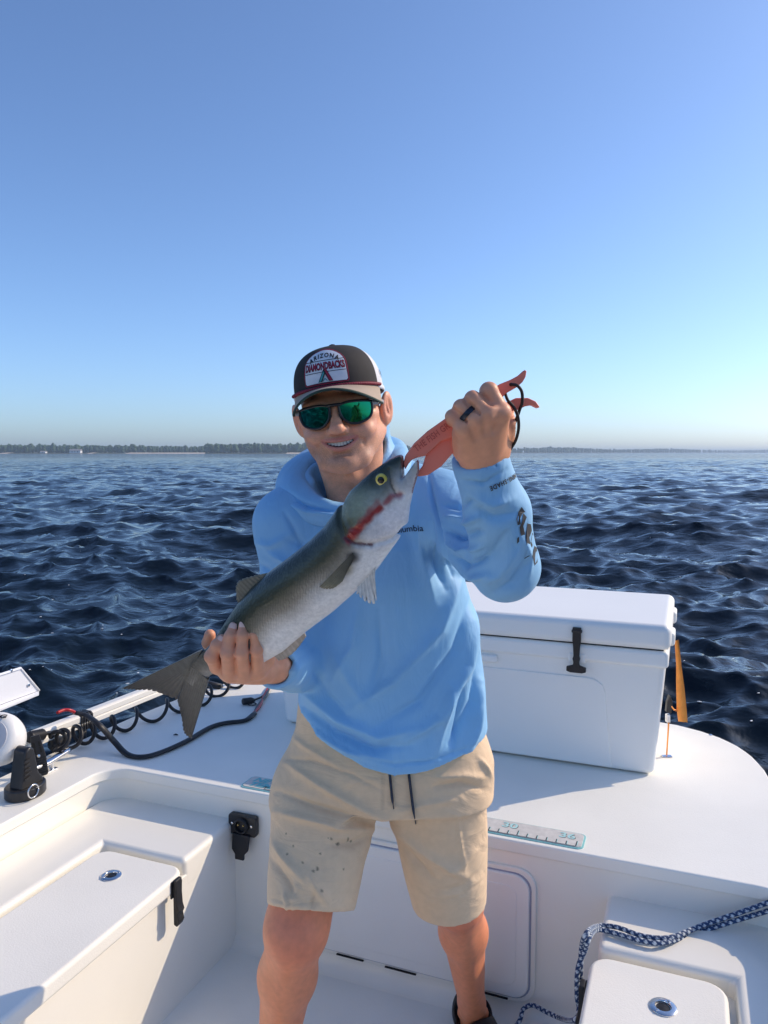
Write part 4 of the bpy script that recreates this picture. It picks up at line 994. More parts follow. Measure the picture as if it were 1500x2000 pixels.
# ------------------------------------------------------------------ cap
def cap():
    M_CH = mat('charcoal_twill', (.022, .020, .021), .85, noise=(40, .12), bump=(900, .35, .0006)); M_MESH = mat('white_mesh', (.74, .74, .76), .8, noise=(30, .04), bump=(620, .9, .0016))
    M_KH = mat('tan_brim', (.42, .33, .25), .8, noise=(40, .06), bump=(900, .3, .0006)); M_GRN = mat('green_underbrim', (.02, .05, .04), .85, noise=(40, .1)); M_CRIM = mat('crimson_cord', (.22, .008, .03), .6, noise=(90, .2), bump=(500, .5, .001))
    M_WH = mat('white_patch', (.72, .73, .77), .7, noise=(50, .04), bump=(900, .3, .0005)); M_RD = mat('crimson_stitch', (.30, .012, .045), .7, noise=(80, .15)); M_NV = mat('black_stitch', (.012, .012, .02), .7, noise=(80, .15)); M_TL = mat('teal_stitch', (.05, .30, .33), .7, noise=(80, .15))
    def zb(a): return .050 - .030 * (1 - math.cos(a)) / 2
    def crown(a, h, off=0.0):
        f = (1 + math.cos(a)) / 2; n = 2.15 + .75 * f; h = min(max(h, 0), 1)
        rr_ = max(0.0, 1 - h ** n) ** (1 / n); z = zb(a) + (.124 + .004 * f - zb(a)) * h
        x = math.sin(a) * (.0865 + off) * rr_; y = .014 - math.cos(a) * (.108 + off) * rr_ ; 
        return np.array((x, y, z + off * h))
    def hh(i, n): t = i / n; return math.sin(t * math.pi / 2) ** 1.0 if t < 1 else 1.0
    def shell(a0, a1, na, off):
        V = []; F = []; nh = 22
        for i in range(na + 1):
            a = a0 + (a1 - a0) * i / na
            for j in range(nh + 1): V.append(HW(crown(a, hh(j, nh), off)))
        for i in range(na):
            for j in range(nh): k = i * (nh + 1) + j; F.append((k, k + nh + 1, k + nh + 2, k + 1))
        return V, F
    A0 = R(66); V, F = shell(-A0, A0, 60, .0012); cp = mk('cap', V, F, M_CH, man)
    V, F = shell(A0, 2 * math.pi - A0, 80, 0); mk('mesh_back', V, F, M_MESH, cp)
    V, F = tube_vf([HW(crown(a, 0, .0008)) for a in np.linspace(A0, 2 * math.pi - A0, 50)], .003, 6, flat=(.6, 1.6)); mk('sweat_band', V, F, M_WH, cp)
    bmo('top_button', lathe([(.008, -.002), (.008, .001), (.005, .004), (.001, .005)], HW((0, .014, .1275)), HR @ np.array((0, 0, 1.)), 14), M_CH, cp)
    # brim
    def brim(a, t, dz=0):
        b = crown(a, 0, .001); L = .070 * math.cos(a * 1.02) ** .8 if abs(a) < R(96) else 0
        x = b[0] * (1 + .03 * t); y = b[1] - L * t; z = b[2] + .003 - .004 * t * math.cos(a) - 4.4 * x * x * (.08 + .92 * t ** .7) + dz
        return HW((x, y, z))
    AM = R(70); na, nt2 = 48, 10
    for nm, dz, mt in (('brim', 0, M_KH), ('brim_underside', -.0035, M_GRN)):
        V = []; F = []
        for i in range(na + 1):
            for j in range(nt2 + 1): V.append(brim(-AM + 2 * AM * i / na, j / nt2, dz))
        for i in range(na):
            for j in range(nt2): k = i * (nt2 + 1) + j; F.append((k, k + 1, k + nt2 + 2, k + nt2 + 1) if dz == 0 else (k, k + nt2 + 1, k + nt2 + 2, k + 1))
        mk(nm, V, F, mt, cp)
    V, F = tube_vf([brim(-AM + 2 * AM * i / na, 1, -.00175) for i in range(na + 1)], .0024, 6); mk('brim_edge', V, F, M_GRN, cp)
    V, F = tube_vf([HW(crown(a, .035, .0035)) for a in np.linspace(-A0 * 1.05, A0 * 1.05, 160)], [.0030 + .0006 * math.sin(i * 1.9) for i in range(160)], 8); mk('cord_trim', V, F, M_CRIM, cp)
    # patch on the front panels (x, y in metres on the cloth)
    def PM(x, y, off): return HW(crown((x - .009) / .094, .13 + (y + .0) / .092, .0012 + off))
    base = [(x, 0) for x in np.linspace(-.041, .041, 9)] + [(.044, .003), (.044, .015), (.044, .028), (.044, .040)] + [(.044 * math.cos(t), .040 + .027 * math.sin(t)) for t in np.linspace(.12, math.pi - .12, 14)] + [(-.044, .040), (-.044, .028), (-.044, .015), (-.044, .003)]
    def fill(sc, off, m, nm):
        cx, cy = 0, .034; V = [PM(cx, cy, off)]; F = []; n = len(base); nr = 8
        for k in range(1, nr + 1):
            for x, y in base:
                ex = .0 if sc is None else sc; l = math.hypot(x - cx, y - cy); q = (l + ex) / l * k / nr; V.append(PM(cx + (x - cx) * q, cy + (y - cy) * q, off))
        for j in range(n): F.append((0, 1 + j, 1 + (j + 1) % n))
        for k in range(nr - 1):
            for j in range(n): F.append((1 + k * n + j, 1 + (k + 1) * n + j, 1 + (k + 1) * n + (j + 1) % n, 1 + k * n + (j + 1) % n))
        mk(nm, V, F, m, cp)
    fill(.0032, .0012, M_RD, 'patch_border'); fill(.0006, .0018, M_NV, 'patch_outline'); fill(-.0009, .0024, M_WH, 'patch')
    def put(vf, cx, cy, m, nm, off, sx=1, arc=None, mono=None):
        v, f = vf; out_ = []
        for q in v:
            x, y = q[0] * sx, q[1]
            if arc: t = x / arc; x, y = (arc + y) * math.sin(t), (arc + y) * math.cos(t) - arc
            out_.append(PM(cx + x, cy + y, off))
        mk(nm, out_, f, m, cp, smooth=False)
    put(text_vf('ARIZONA', .0125, .0004, space=1.35), 0, .0545, M_NV, 'patch_lettering', .0030, 1.0, .060)
    put(text_vf('DIAMONDBACKS', .0195, .0011), 0, .0325, M_NV, 'patch_lettering', .0030, .545)
    put(text_vf('DIAMONDBACKS', .0195, .00035), 0, .0325, M_RD, 'patch_lettering', .0034, .545)
    for y, bow in ((.0445, .0), (.0215, .0)):
        xs = np.linspace(-.042, .042, 13); V = [PM(x, y + q, .0031) for x in xs for q in (-.0006, .0006)]; mk('patch_line', V, [(2 * i, 2 * i + 2, 2 * i + 3, 2 * i + 1) for i in range(12)], M_NV, cp)
    def poly(pts, m, nm, off): mk(nm, [PM(x, y, off) for x, y in pts], [tuple(range(len(pts)))], m, cp, smooth=False)
    poly([(-.014, .002), (-.002, .026), (.0045, .026), (.015, .002), (.007, .002), (.001, .017), (-.006, .002)], M_NV, 'patch_logo', .0037)
    poly([(.0005, .0255), (.004, .0255), (.0138, .0028), (.0078, .0028)], M_RD, 'patch_logo', .0041)
    poly([(-.012, .0028), (-.002, .023), (.0, .019), (-.008, .0028)], M_TL, 'patch_logo', .0041); poly([(-.005, .0028), (0, .0095), (.005, .0028), (.003, .0028), (0, .0065), (-.003, .0028)], M_TL, 'patch_logo', .0042)
    tv, tf = text_vf("'47", .020, .0006); mk('side_lettering', [HW(crown(R(88) + q[0] / .1, .30 + q[1] / .1, .0018)) for q in tv], tf, M_NV, cp, smooth=False)
cap()
# ------------------------------------------------------------------ shirt
def interp_px(tab, py, k): return np.interp(py, [t[0] for t in tab], [t[k] for t in tab])
def stack(g, tab, sq=2.4):
    """an upright garment tube: tab rows (py, left px, right px, depth of middle, half depth) -> field"""
    rows = []
    for py, l, r_, y, b in tab:
        A, B_ = P(l, py, y), P(r_, py, y); rows.append(((A[2] + B_[2]) / 2, (A[0] + B_[0]) / 2, (B_[0] - A[0]) / 2, y, b))
    rows = np.array(rows)[::-1]; z = g.Z.astype(np.float64)
    i = lambda k: np.interp(z, rows[:, 0], rows[:, k]).astype(np.float32)
    cx, a, cy, b = i(1), i(2), i(3), i(4)
    q = (np.abs((g.X - cx) / a) ** sq + np.abs((g.Y - cy) / b) ** sq) ** (1 / sq)
    return (q - 1) * np.minimum(a, b), rows
def crease(V, N, px, py, dep, paths, ymax):
    """folds: paths of (points in photo px, width px, height m); + ridge, - valley, on the side that faces the camera"""
    d = np.zeros(len(V)); fr = np.clip(-N[:, 1] * 1.6 + .25, 0, 1) * (V[:, 1] < ymax)
    for pts, wd, ht in paths:
        best = np.full(len(V), 1e9); along = np.zeros(len(V)); n = len(pts) - 1
        for i in range(n):
            (x0, y0), (x1, y1) = pts[i], pts[i + 1]; dx, dy = x1 - x0, y1 - y0; L = dx * dx + dy * dy
            t = np.clip(((px - x0) * dx + (py - y0) * dy) / L, 0, 1); q = np.hypot(px - x0 - t * dx, py - y0 - t * dy) + 1e-6
            m = q < best; best = np.where(m, q, best); along = np.where(m, (i + t) / n, along)
        d += ht * np.exp(-(best / wd) ** 1.5) * np.sin(np.clip(along * 1.0, .04, .96) * math.pi) ** .6
    return V + N * (d * fr)[:, None]
def wob(V, sc, seed):
    r_ = np.random.default_rng(seed); o = np.zeros(len(V))
    for _ in range(9):
        k = r_.normal(0, 1, 3); k *= sc * r_.uniform(.6, 1.5) / np.linalg.norm(k); o += np.sin(V @ k + r_.uniform(0, 6.28) + 1.3 * np.sin(V @ (k[[1, 2, 0]] * .5)))
    return o / 9
SH_R = P(563, 1022, 1.545)
SH_L, EL_L, WR_L = P(860, 992, 1.54), P(988, 1108, 1.285), P(940, 905, 1.165)
def shirt():
    g = Grid((-.30, 1.06, .80), (.31, 1.76, 1.56), .0036)
    tab = [(930, 640, 760, 1.60, .075), (965, 585, 830, 1.59, .098), (1000, 565, 862, 1.585, .112), (1060, 572, 885, 1.58, .122), (1130, 578, 905, 1.58, .126), (1200, 583, 930, 1.585, .124), (1300, 590, 944, 1.59, .124), (1400, 580, 950, 1.595, .130), (1470, 570, 952, 1.595, .136), (1560, 566, 954, 1.595, .138)]
    d, rows = stack(g, tab); g.add(d)
    g.acone(P(640, 962, 1.60), SH_R, .066, .066, .05); g.acone(P(740, 945, 1.60), SH_L, .070, .068, .05)
    g.acone(SH_R, EL_R, .064, .052, .03); w2 = RW - (EL_R - RW) * .04; g.acone(EL_R, w2, .052, .037, .02)
    fm = P(970, 1000, 1.215)
    g.acone(SH_L, EL_L, .072, .054, .035); g.acone(EL_L, fm, .0535, .0500, .02); g.acone(fm, WR_L, .0500, .0425, .02)
    g.acone(WR_L, WR_L + (WR_L - fm) * .2, .0425, .0405, .004)
    # hem
    hx = np.array([(560, 1402), (600, 1428), (650, 1462), (710, 1494), (770, 1511), (830, 1506), (890, 1488), (930, 1474), (960, 1462)], float)
    hp = np.array([P(a, b, 1.475) for a, b in hx]); hz = np.interp(g.X, hp[:, 0], hp[:, 2]).astype(np.float32)
    hz = hz + np.clip(g.Y - 1.50, 0, .3) * np.float32(.05)
    g.f = np.maximum(g.f, hz - g.Z)
    # open cuffs
    ax = (WR_L - fm) / np.linalg.norm(WR_L - fm); tip = P(939, 893, 1.155)
    v = g.loc(tip + ax * .05, .075); cutp = (v.X - tip[0]) * ax[0] + (v.Y - tip[1]) * ax[1] + (v.Z - tip[2]) * ax[2]; v.f[...] = np.maximum(v.f, np.where(cutp > -.03, cutp - .006, -1).astype(np.float32))
    g.acone(tip - ax * .015, tip + ax * .03, .0325, .0335, .002, sub=True)
    ax2 = (w2 - EL_R) / np.linalg.norm(w2 - EL_R); v = g.loc(w2 + ax2 * .04, .07); cutp = (v.X - w2[0]) * ax2[0] + (v.Y - w2[1]) * ax2[1] + (v.Z - w2[2]) * ax2[2]; v.f[...] = np.maximum(v.f, np.where(cutp > -.03, cutp, -1).astype(np.float32))
    g.acone(w2 - ax2 * .008, w2 + ax2 * .03, .0275, .0285, .002, sub=True)
    # neck opening
    g.acone(P(682, 930, 1.565), P(672, 880, 1.56), .066, .085, .01, sub=True); g.aell(P(665, 950, 1.50), (.058, .07, .035), .012, sub=True)
    V, F = g.mesh(); V = relax(V, F, 3, .5); N = vnormals(V, F)
    V = V + N * (wob(V, 42, 3) * .0030)[:, None]
    px, py = pix(V)
    T = [  # torso folds
        ([(905, 1120), (860, 1230), (770, 1330), (680, 1390)], 13, .010), ([(925, 1150), (890, 1270), (820, 1370), (720, 1430)], 11, -.009), ([(935, 1190), (915, 1300), (860, 1400), (770, 1460)], 13, .011),
        ([(940, 1260), (925, 1370), (880, 1450)], 9, -.009), ([(942, 1330), (930, 1420), (915, 1470)], 9, .010), ([(880, 1340), (868, 1400), (850, 1480)], 10, .009), ([(905, 1330), (895, 1400), (885, 1470)], 7, -.007),
        ([(590, 1380), (650, 1430), (730, 1465), (800, 1455)], 10, -.011), ([(590, 1350), (660, 1405), (740, 1440), (820, 1420)], 11, .010), ([(600, 1420), (680, 1468), (760, 1488)], 8, .007),
        ([(650, 1270), (680, 1330), (715, 1380)], 12, .004), ([(610, 1300), (640, 1360), (690, 1410)], 9, -.005), ([(700, 1180), (690, 1260), (650, 1330)], 13, .007), ([(740, 1190), (745, 1290), (720, 1370)], 10, -.006),
        ([(840, 1010), (845, 1080), (870, 1150)], 9, -.009), ([(820, 1000), (822, 1090), (850, 1180)], 12, .006), ([(560, 1050), (600, 1075), (640, 1060)], 10, -.006), ([(520, 1075), (560, 1100), (600, 1100)], 9, .007), ([(505, 1100), (545, 1130), (590, 1140)], 8, -.007), ([(500, 1060), (530, 1066), (575, 1040)], 8, .005),
        # left upper arm bunches
        ([(872, 1010), (905, 1022), (935, 1010)], 6, .011), ([(868, 1035), (900, 1050), (940, 1038)], 6, -.012), ([(872, 1060), (905, 1078), (945, 1065)], 6, .011), ([(880, 1085), (912, 1105), (948, 1092)], 5, -.012), ([(890, 1112), (922, 1130), (955, 1120)], 6, .010), ([(866, 985), (896, 990), (925, 975)], 5, -.009),
        ([(836, 912), (846, 980), (860, 1050), (884, 1125)], 4, -.007), ([(556, 1000), (576, 1040), (604, 1090)], 5, -.006),
        # left forearm
        ([(915, 960), (960, 985), (1000, 975)], 12, .006), ([(925, 990), (965, 1012), (1015, 1000)], 9, -.006), ([(940, 1140), (975, 1120), (1015, 1060)], 14, .008), ([(930, 1100), (965, 1080), (1000, 1030)], 11, -.006), ([(960, 1160), (1000, 1140), (1035, 1090)], 9, -.006), ([(1020, 1050), (1035, 1090), (1030, 1130)], 8, .005),
        ([(897, 938), (945, 945), (990, 917)], 3, -.004),
        # right forearm sleeve
        ([(530, 1330), (575, 1310), (612, 1280)], 9, .005), ([(545, 1300), (580, 1290), (612, 1262)], 7, -.005),
        # hem seam
        ([(572, 1388), (650, 1446), (710, 1477), (770, 1493), (830, 1488), (890, 1470), (950, 1446)], 2.6, -.0035)]
    V = crease(V, N, px, py, None, [(a, b * .85, c * 1.6) for a, b, c in T], 1.62)
    V = relax(V, F, 1, .2)
    return fast('shirt', V, F, M_SHIRT, man)
SHIRT = shirt()
# hood lying round the neck
def hood():
    q = lambda a: [P(*t) for t in a]
    g = Grid((-.24, 1.40, 1.33), (.07, 1.78, 1.56), .0032)
    ring_ = q([(752, 905, 1.63), (772, 888, 1.62), (745, 882, 1.68), (680, 890, 1.70), (625, 912, 1.68), (588, 940, 1.62), (580, 968, 1.555), (607, 992, 1.500), (648, 1003, 1.470), (700, 1000, 1.462), (745, 965, 1.480), (775, 920, 1.53), (778, 895, 1.585)])
    rs = [.024, .026, .036, .044, .046, .046, .038, .028, .022, .021, .022, .024, .026]
    ring_ = spline(ring_, 4); rs = np.interp(np.linspace(0, 1, len(ring_)), np.linspace(0, 1, len(rs)), rs)
    g.f = np.full(g.shape, 1.0, np.float32)
    for i in range(len(ring_) - 1): g.acone(ring_[i], ring_[i + 1], rs[i], rs[i + 1], .008)
    # flap of the hood edge at the front and the valley where it folds over
    g.acone(P(560, 975, 1.55), P(640, 1008, 1.462), .020, .012, .02); g.acone(P(640, 1008, 1.462), P(720, 1004, 1.452), .012, .010, .015)
    g.acone(P(672, 900, 1.58), P(672, 980, 1.54), .073, .060, .008, sub=True)
    g.acone(P(552, 945, 1.47), P(600, 1000, 1.44), .010, .006, .014, sub=True)
    V, F = g.mesh(); V = relax(V, F, 3, .5); N = vnormals(V, F); V = V + N * (wob(V, 70, 9) * .0026)[:, None]
    px, py = pix(V)
    V = crease(V, N, px, py, None, [([(548, 958), (590, 985), (640, 996), (690, 990)], 5, -.006), ([(590, 935), (615, 965), (650, 985)], 8, .006), ([(610, 925), (632, 955), (665, 975)], 5, -.010), ([(545, 975), (600, 1000), (670, 1006)], 4, .007), ([(757, 885), (770, 900), (775, 925)], 5, -.006), ([(560, 962), (600, 990), (660, 1000)], 3.5, -.009)], 1.7)
    fast('hood', V, F, M_SHIRT, SHIRT)
hood()
def shirt_print():
    M_P = mat('navy_print', (.02, .04, .09), .6, noise=(60, .1)); M_PG = mat('charcoal_print', (.045, .045, .05), .6, noise=(60, .1))
    def on(body_, px, py, depth, size, rot, m, bold=0, sx=1, shear=0, align='CENTER', space=1.0, name='lettering'):
        o = P(px, py, depth - .03); a = R(rot); xd = np.array((math.cos(a), 0, math.sin(a))); yd = np.array((-math.sin(a), 0, math.cos(a)))
        v, f = text_vf(body_, size, bold, shear, align, space); v = v * (sx, 1, 1)
        return decal(name, (v, f), o, xd, yd, SHIRT, SHIRT, m, .0014, back=.05)
    on('Columbia', 794, 1038, 1.46, .0165, 8, M_P, .0002)
    on('OMNI-SHADE', 992, 940, 1.16, .0100, 204, M_PG, .0003, .8, space=1.2)
    def at_px(poly, depth, m, name):
        b = bvh_of(SHIRT); base = Vector(ROOT[SHIRT]); V = []
        for px, py in poly:
            o = Vector((0, 0, CAMH)); d = Vector(ray(px, py)).normalized(); h, n, _, _ = b.ray_cast(o - base, d, 5)
            V.append(np.array(h + base - d * .0015) if h is not None else P(px, py, depth))
        mk(name, V, [tuple(range(len(V)))], m, SHIRT, smooth=False)
    # big sleeve logo strokes along the outside of the forearm
    for poly in ([(1019, 990), (1013, 1000), (1009, 1014), (1011, 1026), (1017, 1024), (1016, 1012), (1021, 1002), (1026, 1000)], [(1022, 1002), (1029, 1010), (1022, 1028), (1026, 1044), (1018, 1046), (1015, 1030), (1021, 1016)], [(1030, 1022), (1037, 1024), (1039, 1036), (1034, 1050), (1036, 1062), (1029, 1064), (1027, 1048), (1029, 1034)], [(1040, 1040), (1046, 1052), (1040, 1066), (1034, 1086), (1024, 1092), (1030, 1074), (1037, 1058)], [(1010, 1052), (1014, 1048), (1014, 1058), (1010, 1062)], [(1044, 1066), (1049, 1070), (1050, 1098), (1045, 1104), (1040, 1086)]):
        at_px(poly, 1.25, M_PG, 'sleeve_logo')
shirt_print()
# ------------------------------------------------------------------ shorts
def shorts():
    g = Grid((-.30, 1.34, .44), (.29, 1.80, .98), .0042)
    tab = [(1330, 590, 930, 1.60, .115), (1420, 578, 944, 1.605, .112), (1480, 556, 962, 1.605, .126), (1540, 541, 960, 1.61, .134), (1600, 530, 958, 1.61, .132), (1660, 528, 958, 1.61, .12)]
    d, rows = stack(g, tab, 2.6); zc = P(745, 1572, 1.55)[2]
    g.add(np.maximum(d, zc - g.Z))
    hR, hL = P(606, 1772, 1.495), P(878, 1758, 1.655)
    g.acone(P(628, 1560, 1.59), hR + (hR - P(628, 1560, 1.59)) * .06, .106, .0865, .03); g.acone(P(862, 1545, 1.61), hL + (hL - P(862, 1545, 1.61)) * .08, .100, .0815, .03)
    g.acone(P(690, 1540, 1.58), P(634, 1790, 1.50), .062, .056, .012); g.acone(P(800, 1530, 1.59), P(862, 1780, 1.65), .062, .058, .012)
    # hems cut flat, open
    for h_, up, r_ in ((hR, P(628, 1560, 1.59), .0815), (hL, P(862, 1545, 1.61), .077)):
        ax = (h_ - up) / np.linalg.norm(h_ - up); v = g.loc(h_ + ax * .07, .16); c = (v.X - h_[0]) * ax[0] + (v.Y - h_[1]) * ax[1] + (v.Z - h_[2]) * ax[2]
        v.f[...] = np.maximum(v.f, np.where(c > -.06, c, -1).astype(np.float32)); g.acone(h_ - ax * .05, h_ + ax * .1, r_ - .005, r_, .002, sub=True)
    V, F = g.mesh(); V = relax(V, F, 3, .5); N = vnormals(V, F); V = V + N * (wob(V, 38, 21) * .0042)[:, None]
    px, py = pix(V)
    T = [([(745, 1600), (690, 1570), (620, 1530), (560, 1490)], 9, .009), ([(742, 1612), (680, 1595), (600, 1570), (540, 1545)], 8, -.008), ([(740, 1620), (680, 1618), (600, 1600), (538, 1585)], 9, .008), ([(735, 1630), (690, 1648), (640, 1650)], 8, -.007),
         ([(755, 1605), (810, 1650), (870, 1690), (920, 1720)], 11, .008), ([(760, 1625), (810, 1680), (850, 1720)], 9, -.007), ([(770, 1590), (830, 1570), (900, 1560)], 9, .005), ([(840, 1540), (900, 1530), (955, 1545)], 7, -.006), ([(850, 1520), (905, 1515), (950, 1520)], 7, .006),
         ([(530, 1640), (560, 1680), (600, 1730)], 10, .008), ([(525, 1670), (560, 1720), (590, 1760)], 7, -.006), ([(600, 1700), (620, 1740), (645, 1772)], 9, .008), ([(580, 1720), (578, 1750), (572, 1775)], 6, .007), ([(620, 1730), (612, 1760), (606, 1780)], 5, -.005), ([(555, 1740), (560, 1760), (560, 1778)], 5, .006),
         ([(556, 1482), (610, 1486), (680, 1510), (750, 1545)], 3, -.004), ([(893, 1600), (900, 1650), (908, 1700)], 3, .003), ([(750, 1500), (752, 1550), (748, 1600)], 2.5, -.003), ([(560, 1430), (600, 1460), (680, 1510)], 7, .004),
         ([(935, 1480), (950, 1500), (960, 1520)], 5, .006), ([(935, 1650), (900, 1690), (870, 1700)], 9, .006), ([(940, 1700), (900, 1735), (850, 1745)], 8, -.005),
         ([(520, 1750), (560, 1764), (620, 1764), (680, 1745)], 2, -.0025), ([(800, 1720), (850, 1762), (900, 1752), (950, 1715)], 2, -.0025)]
    V = crease(V, N, px, py, None, [(a, b * .85, c * 1.5) for a, b, c in T], 1.66); V = relax(V, F, 1, .2)
    px, py = pix(V); c = np.tile(np.array((.77, .55, .345)), (len(V), 1)); r_ = random.Random(4)
    for _ in range(20):                                     # wet and muddy flecks on one leg
        x, y, rr_ = r_.gauss(610, 45), r_.gauss(1680, 45), r_.uniform(1.2, 2.4); m = (np.hypot(px - x, py - y) < rr_) & (V[:, 1] < 1.58); c[m] = (.22, .16, .10)
    o = fast('shorts', V, F, M_SHORTS, man, c)
    # drawstrings
    M_C = mat('navy_drawcord', (.03, .035, .055), .8, noise=(200, .3), bump=(500, .5, .001)); b = bvh_of(o); base = Vector(ROOT[o])
    for pts in ([(760, 1500), (763, 1530), (766, 1560), (769, 1580)], [(797, 1500), (802, 1540), (807, 1580), (812, 1609)]):
        W_ = []
        for q in spline([(a, b_, 0) for a, b_ in pts], 5):
            d_ = Vector(ray(q[0], q[1])).normalized(); h, n, _, _ = b.ray_cast(Vector((0, 0, CAMH)) - base, d_, 5); W_.append(np.array((h if h is not None else Vector(P(q[0], q[1], 1.47)) - base) + base - d_ * .004))
        n_ = len(W_); rs = [.0045] * (n_ - 5) + [.004, .0026, .0018, .0018, .0018]; Vt, Ft = tube_vf(W_, rs, 8, flat=(1, .6)); mk('drawstring', Vt, Ft, M_C, o)
    return o
shorts()
# ------------------------------------------------------------------ shoes
def shoes():
    M_SH = mat('black_clog', (.012, .012, .013), .55, noise=(30, .2), bump=(150, .3, .001))
    for A, s in ((A_R, -1), (A_L, 1)):
        toe = np.array((A[0] + s * .05, A[1] - .16, .035)); heel = np.array((A[0] - s * .005, A[1] + .045, .035)); g = Grid(np.minimum(toe, heel) - .07, np.maximum(toe, heel) + np.array((.07, .07, .09)), .004)
        g.add(g.cone(heel, toe, .043, .052)); g.acone(heel + (0, 0, .03), toe + (0, 0, .012), .041, .042, .02); g.f = np.maximum(g.f, .003 - g.Z)
        g.acone(A + (0, .0, -.02), A + (0, 0, .1), .043, .052, .006, sub=True)
        V, F = g.mesh(); sh = fast('shoe', relax(V, F, 2, .5), F, M_SH, man)
        ar = [A + np.array((.048 * math.cos(t), .01 + .056 * math.sin(t), -.012 + .012 * math.sin(t))) for t in np.linspace(-.4, math.pi + .4, 22)]
        Vt, Ft = tube_vf(ar, .006, 8, flat=(.5, 1.7)); mk('heel_strap', Vt, Ft, M_SH, sh)
shoes()

# ================================================================== FISH
FA, FB = P(803, 903, 1.115), P(372, 1320, 1.275)
def fish():
    A = FB - FA; L = np.linalg.norm(A); A /= L; mid = (FA + FB) / 2; vd = mid - np.array((0, 0, CAMH)); vd /= np.linalg.norm(vd)
    T = np.cross(A, vd); T /= np.linalg.norm(T); N = np.cross(A, T)
    if N[1] > 0: N = -N                                      # towards the camera
    if T[0] * .7 - T[2] * .7 < 0: T = -T                      # towards the belly (right, down)
    def pl(px, py): q = PP(px, py, FA, N) - FA; return q @ A, q @ T
    def W(s, t, n): return FA + np.outer(s, A) + np.outer(t, T) + np.outer(n, N)
    dor = [(790, 886), (777, 889), (761, 897), (726, 921), (687, 956), (662, 988), (636, 1026), (604, 1057), (566, 1087), (524, 1118), (494, 1145), (466, 1177), (444, 1209), (415, 1254), (396, 1272), (378, 1284)]
    ven = [(818, 897), (819, 921), (808, 956), (801, 988), (797, 1020), (782, 1049), (758, 1082), (738, 1110), (703, 1148), (652, 1193), (601, 1231), (553, 1272), (505, 1300), (455, 1312), (412, 1318), (398, 1336)]
    D = np.array([pl(*p) for p in dor]); Vn = np.array([pl(*p) for p in ven]); D = D[np.argsort(D[:, 0])]; Vn = Vn[np.argsort(Vn[:, 0])]
    s0, s1 = min(D[0, 0], Vn[0, 0]) + .002, L + .012
    thick = [(0, .012), (.02, .017), (.06, .026), (.11, .036), (.17, .040), (.25, .042), (.31, .037), (.37, .030), (.42, .022), (.46, .013), (.485, .007), (.51, .003)]
    h = .0026; sg = np.arange(s0 - .01, s1 + .02, h, dtype=np.float32); tg = np.arange(-.11, .115, h, dtype=np.float32); ng = np.arange(-.052, .053, h, dtype=np.float32)
    S, Tt, Nn = np.meshgrid(sg, tg, ng, indexing='ij', sparse=True)
    td = np.interp(S, D[:, 0], D[:, 1]).astype(np.float32); tv = np.interp(S, Vn[:, 0], Vn[:, 1]).astype(np.float32); c = (td + tv) / 2; a = np.maximum((tv - td) / 2, .004)
    b = np.interp(S, [t[0] for t in thick], [t[1] for t in thick]).astype(np.float32)
    rel = np.clip((Tt - c) / a, -1.4, 1.4); bb = b * (1 - .10 * rel)         # fuller towards the back
    f = ((np.abs((Tt - c) / a) ** 2.1 + np.abs(Nn / bb) ** 2.1) ** (1 / 2.1) - 1) * np.minimum(a, bb)
    f = np.maximum(f, (s0 - S) + 0 * f); f = np.maximum(f, (S - s1) + 0 * f)
    f = f.astype(np.float32)
    def seg2(p, q): 
        p = np.array(p); q = np.array(q); d = q - p; t = np.clip(((S - p[0]) * d[0] + (Tt - p[1]) * d[1]) / (d @ d), 0, 1); return np.sqrt((S - p[0] - t * d[0]) ** 2 + (Tt - p[1] - t * d[1]) ** 2), t
    # open mouth between the jaws
    m0, m1 = pl(803, 884), pl(788, 932); dd, t = seg2(m0, m1); f = -smin(-f, (dd - (.013 - .0115 * t) + 0 * f).astype(np.float32), .003)
    # relief: jaw bone, cheek, gill cover edges (grooves that do not reach the middle plane)
    def groove(pts, wd, dep):
        nonlocal f
        P2 = [pl(*p) for p in pts]; best = None
        for p, q in zip(P2, P2[1:]): d, _ = seg2(p, q); best = d if best is None else np.minimum(best, d)
        f = f + (dep * np.exp(-(best / wd) ** 2)).astype(np.float32)
    groove([(763, 915), (768, 940), (776, 958), (790, 962)], .0035, .0035)          # jaw bone
    groove([(680, 985), (688, 1005), (702, 1020), (722, 1022), (740, 1005), (755, 985)], .003, .0016)   # cheek plate
    groove([(672, 962), (670, 985), (676, 1010), (688, 1036), (705, 1047), (735, 1052), (770, 1046), (790, 1030)], .0038, .0045)   # gill opening
    eye = pl(745, 937); de = np.sqrt((S - eye[0]) ** 2 + (Tt - eye[1]) ** 2); f = f + (.003 * np.exp(-(de / .0095) ** 4)).astype(np.float32)
    Vv, F = snets(f, np.array((sg[0], tg[0], ng[0])), h); Vv = relax(Vv, F, 1, .4)
    s, t, n = Vv.T
    # colour: steel-green back, silver side, white belly, drawn with its own marks
    td = np.interp(s, D[:, 0], D[:, 1]); tv = np.interp(s, Vn[:, 0], Vn[:, 1]); r = np.clip((t - td) / (tv - td), 0, 1); rg = np.random.default_rng(2)
    row = np.floor(t / .0030); scal = .5 + .5 * np.sin(s / .0034 * 2 * np.pi / 2 + row * np.pi)
    stops = [0, .16, .31, .42, .52, .63, .78, 1]; cs = np.array([(.016, .024, .020), (.028, .036, .022), (.060, .060, .032), (.12, .11, .078), (.26, .23, .18), (.55, .50, .44), (.84, .80, .75), (.92, .89, .85)])
    col = np.stack([np.interp(r + .03 * np.sin(s * 60) , stops, cs[:, k]) for k in range(3)], 1)
    mid_ = np.exp(-((r - .45) / .2) ** 2) * (s > .20); col *= (1 + (.5 * (scal - .5) * mid_))[:, None]
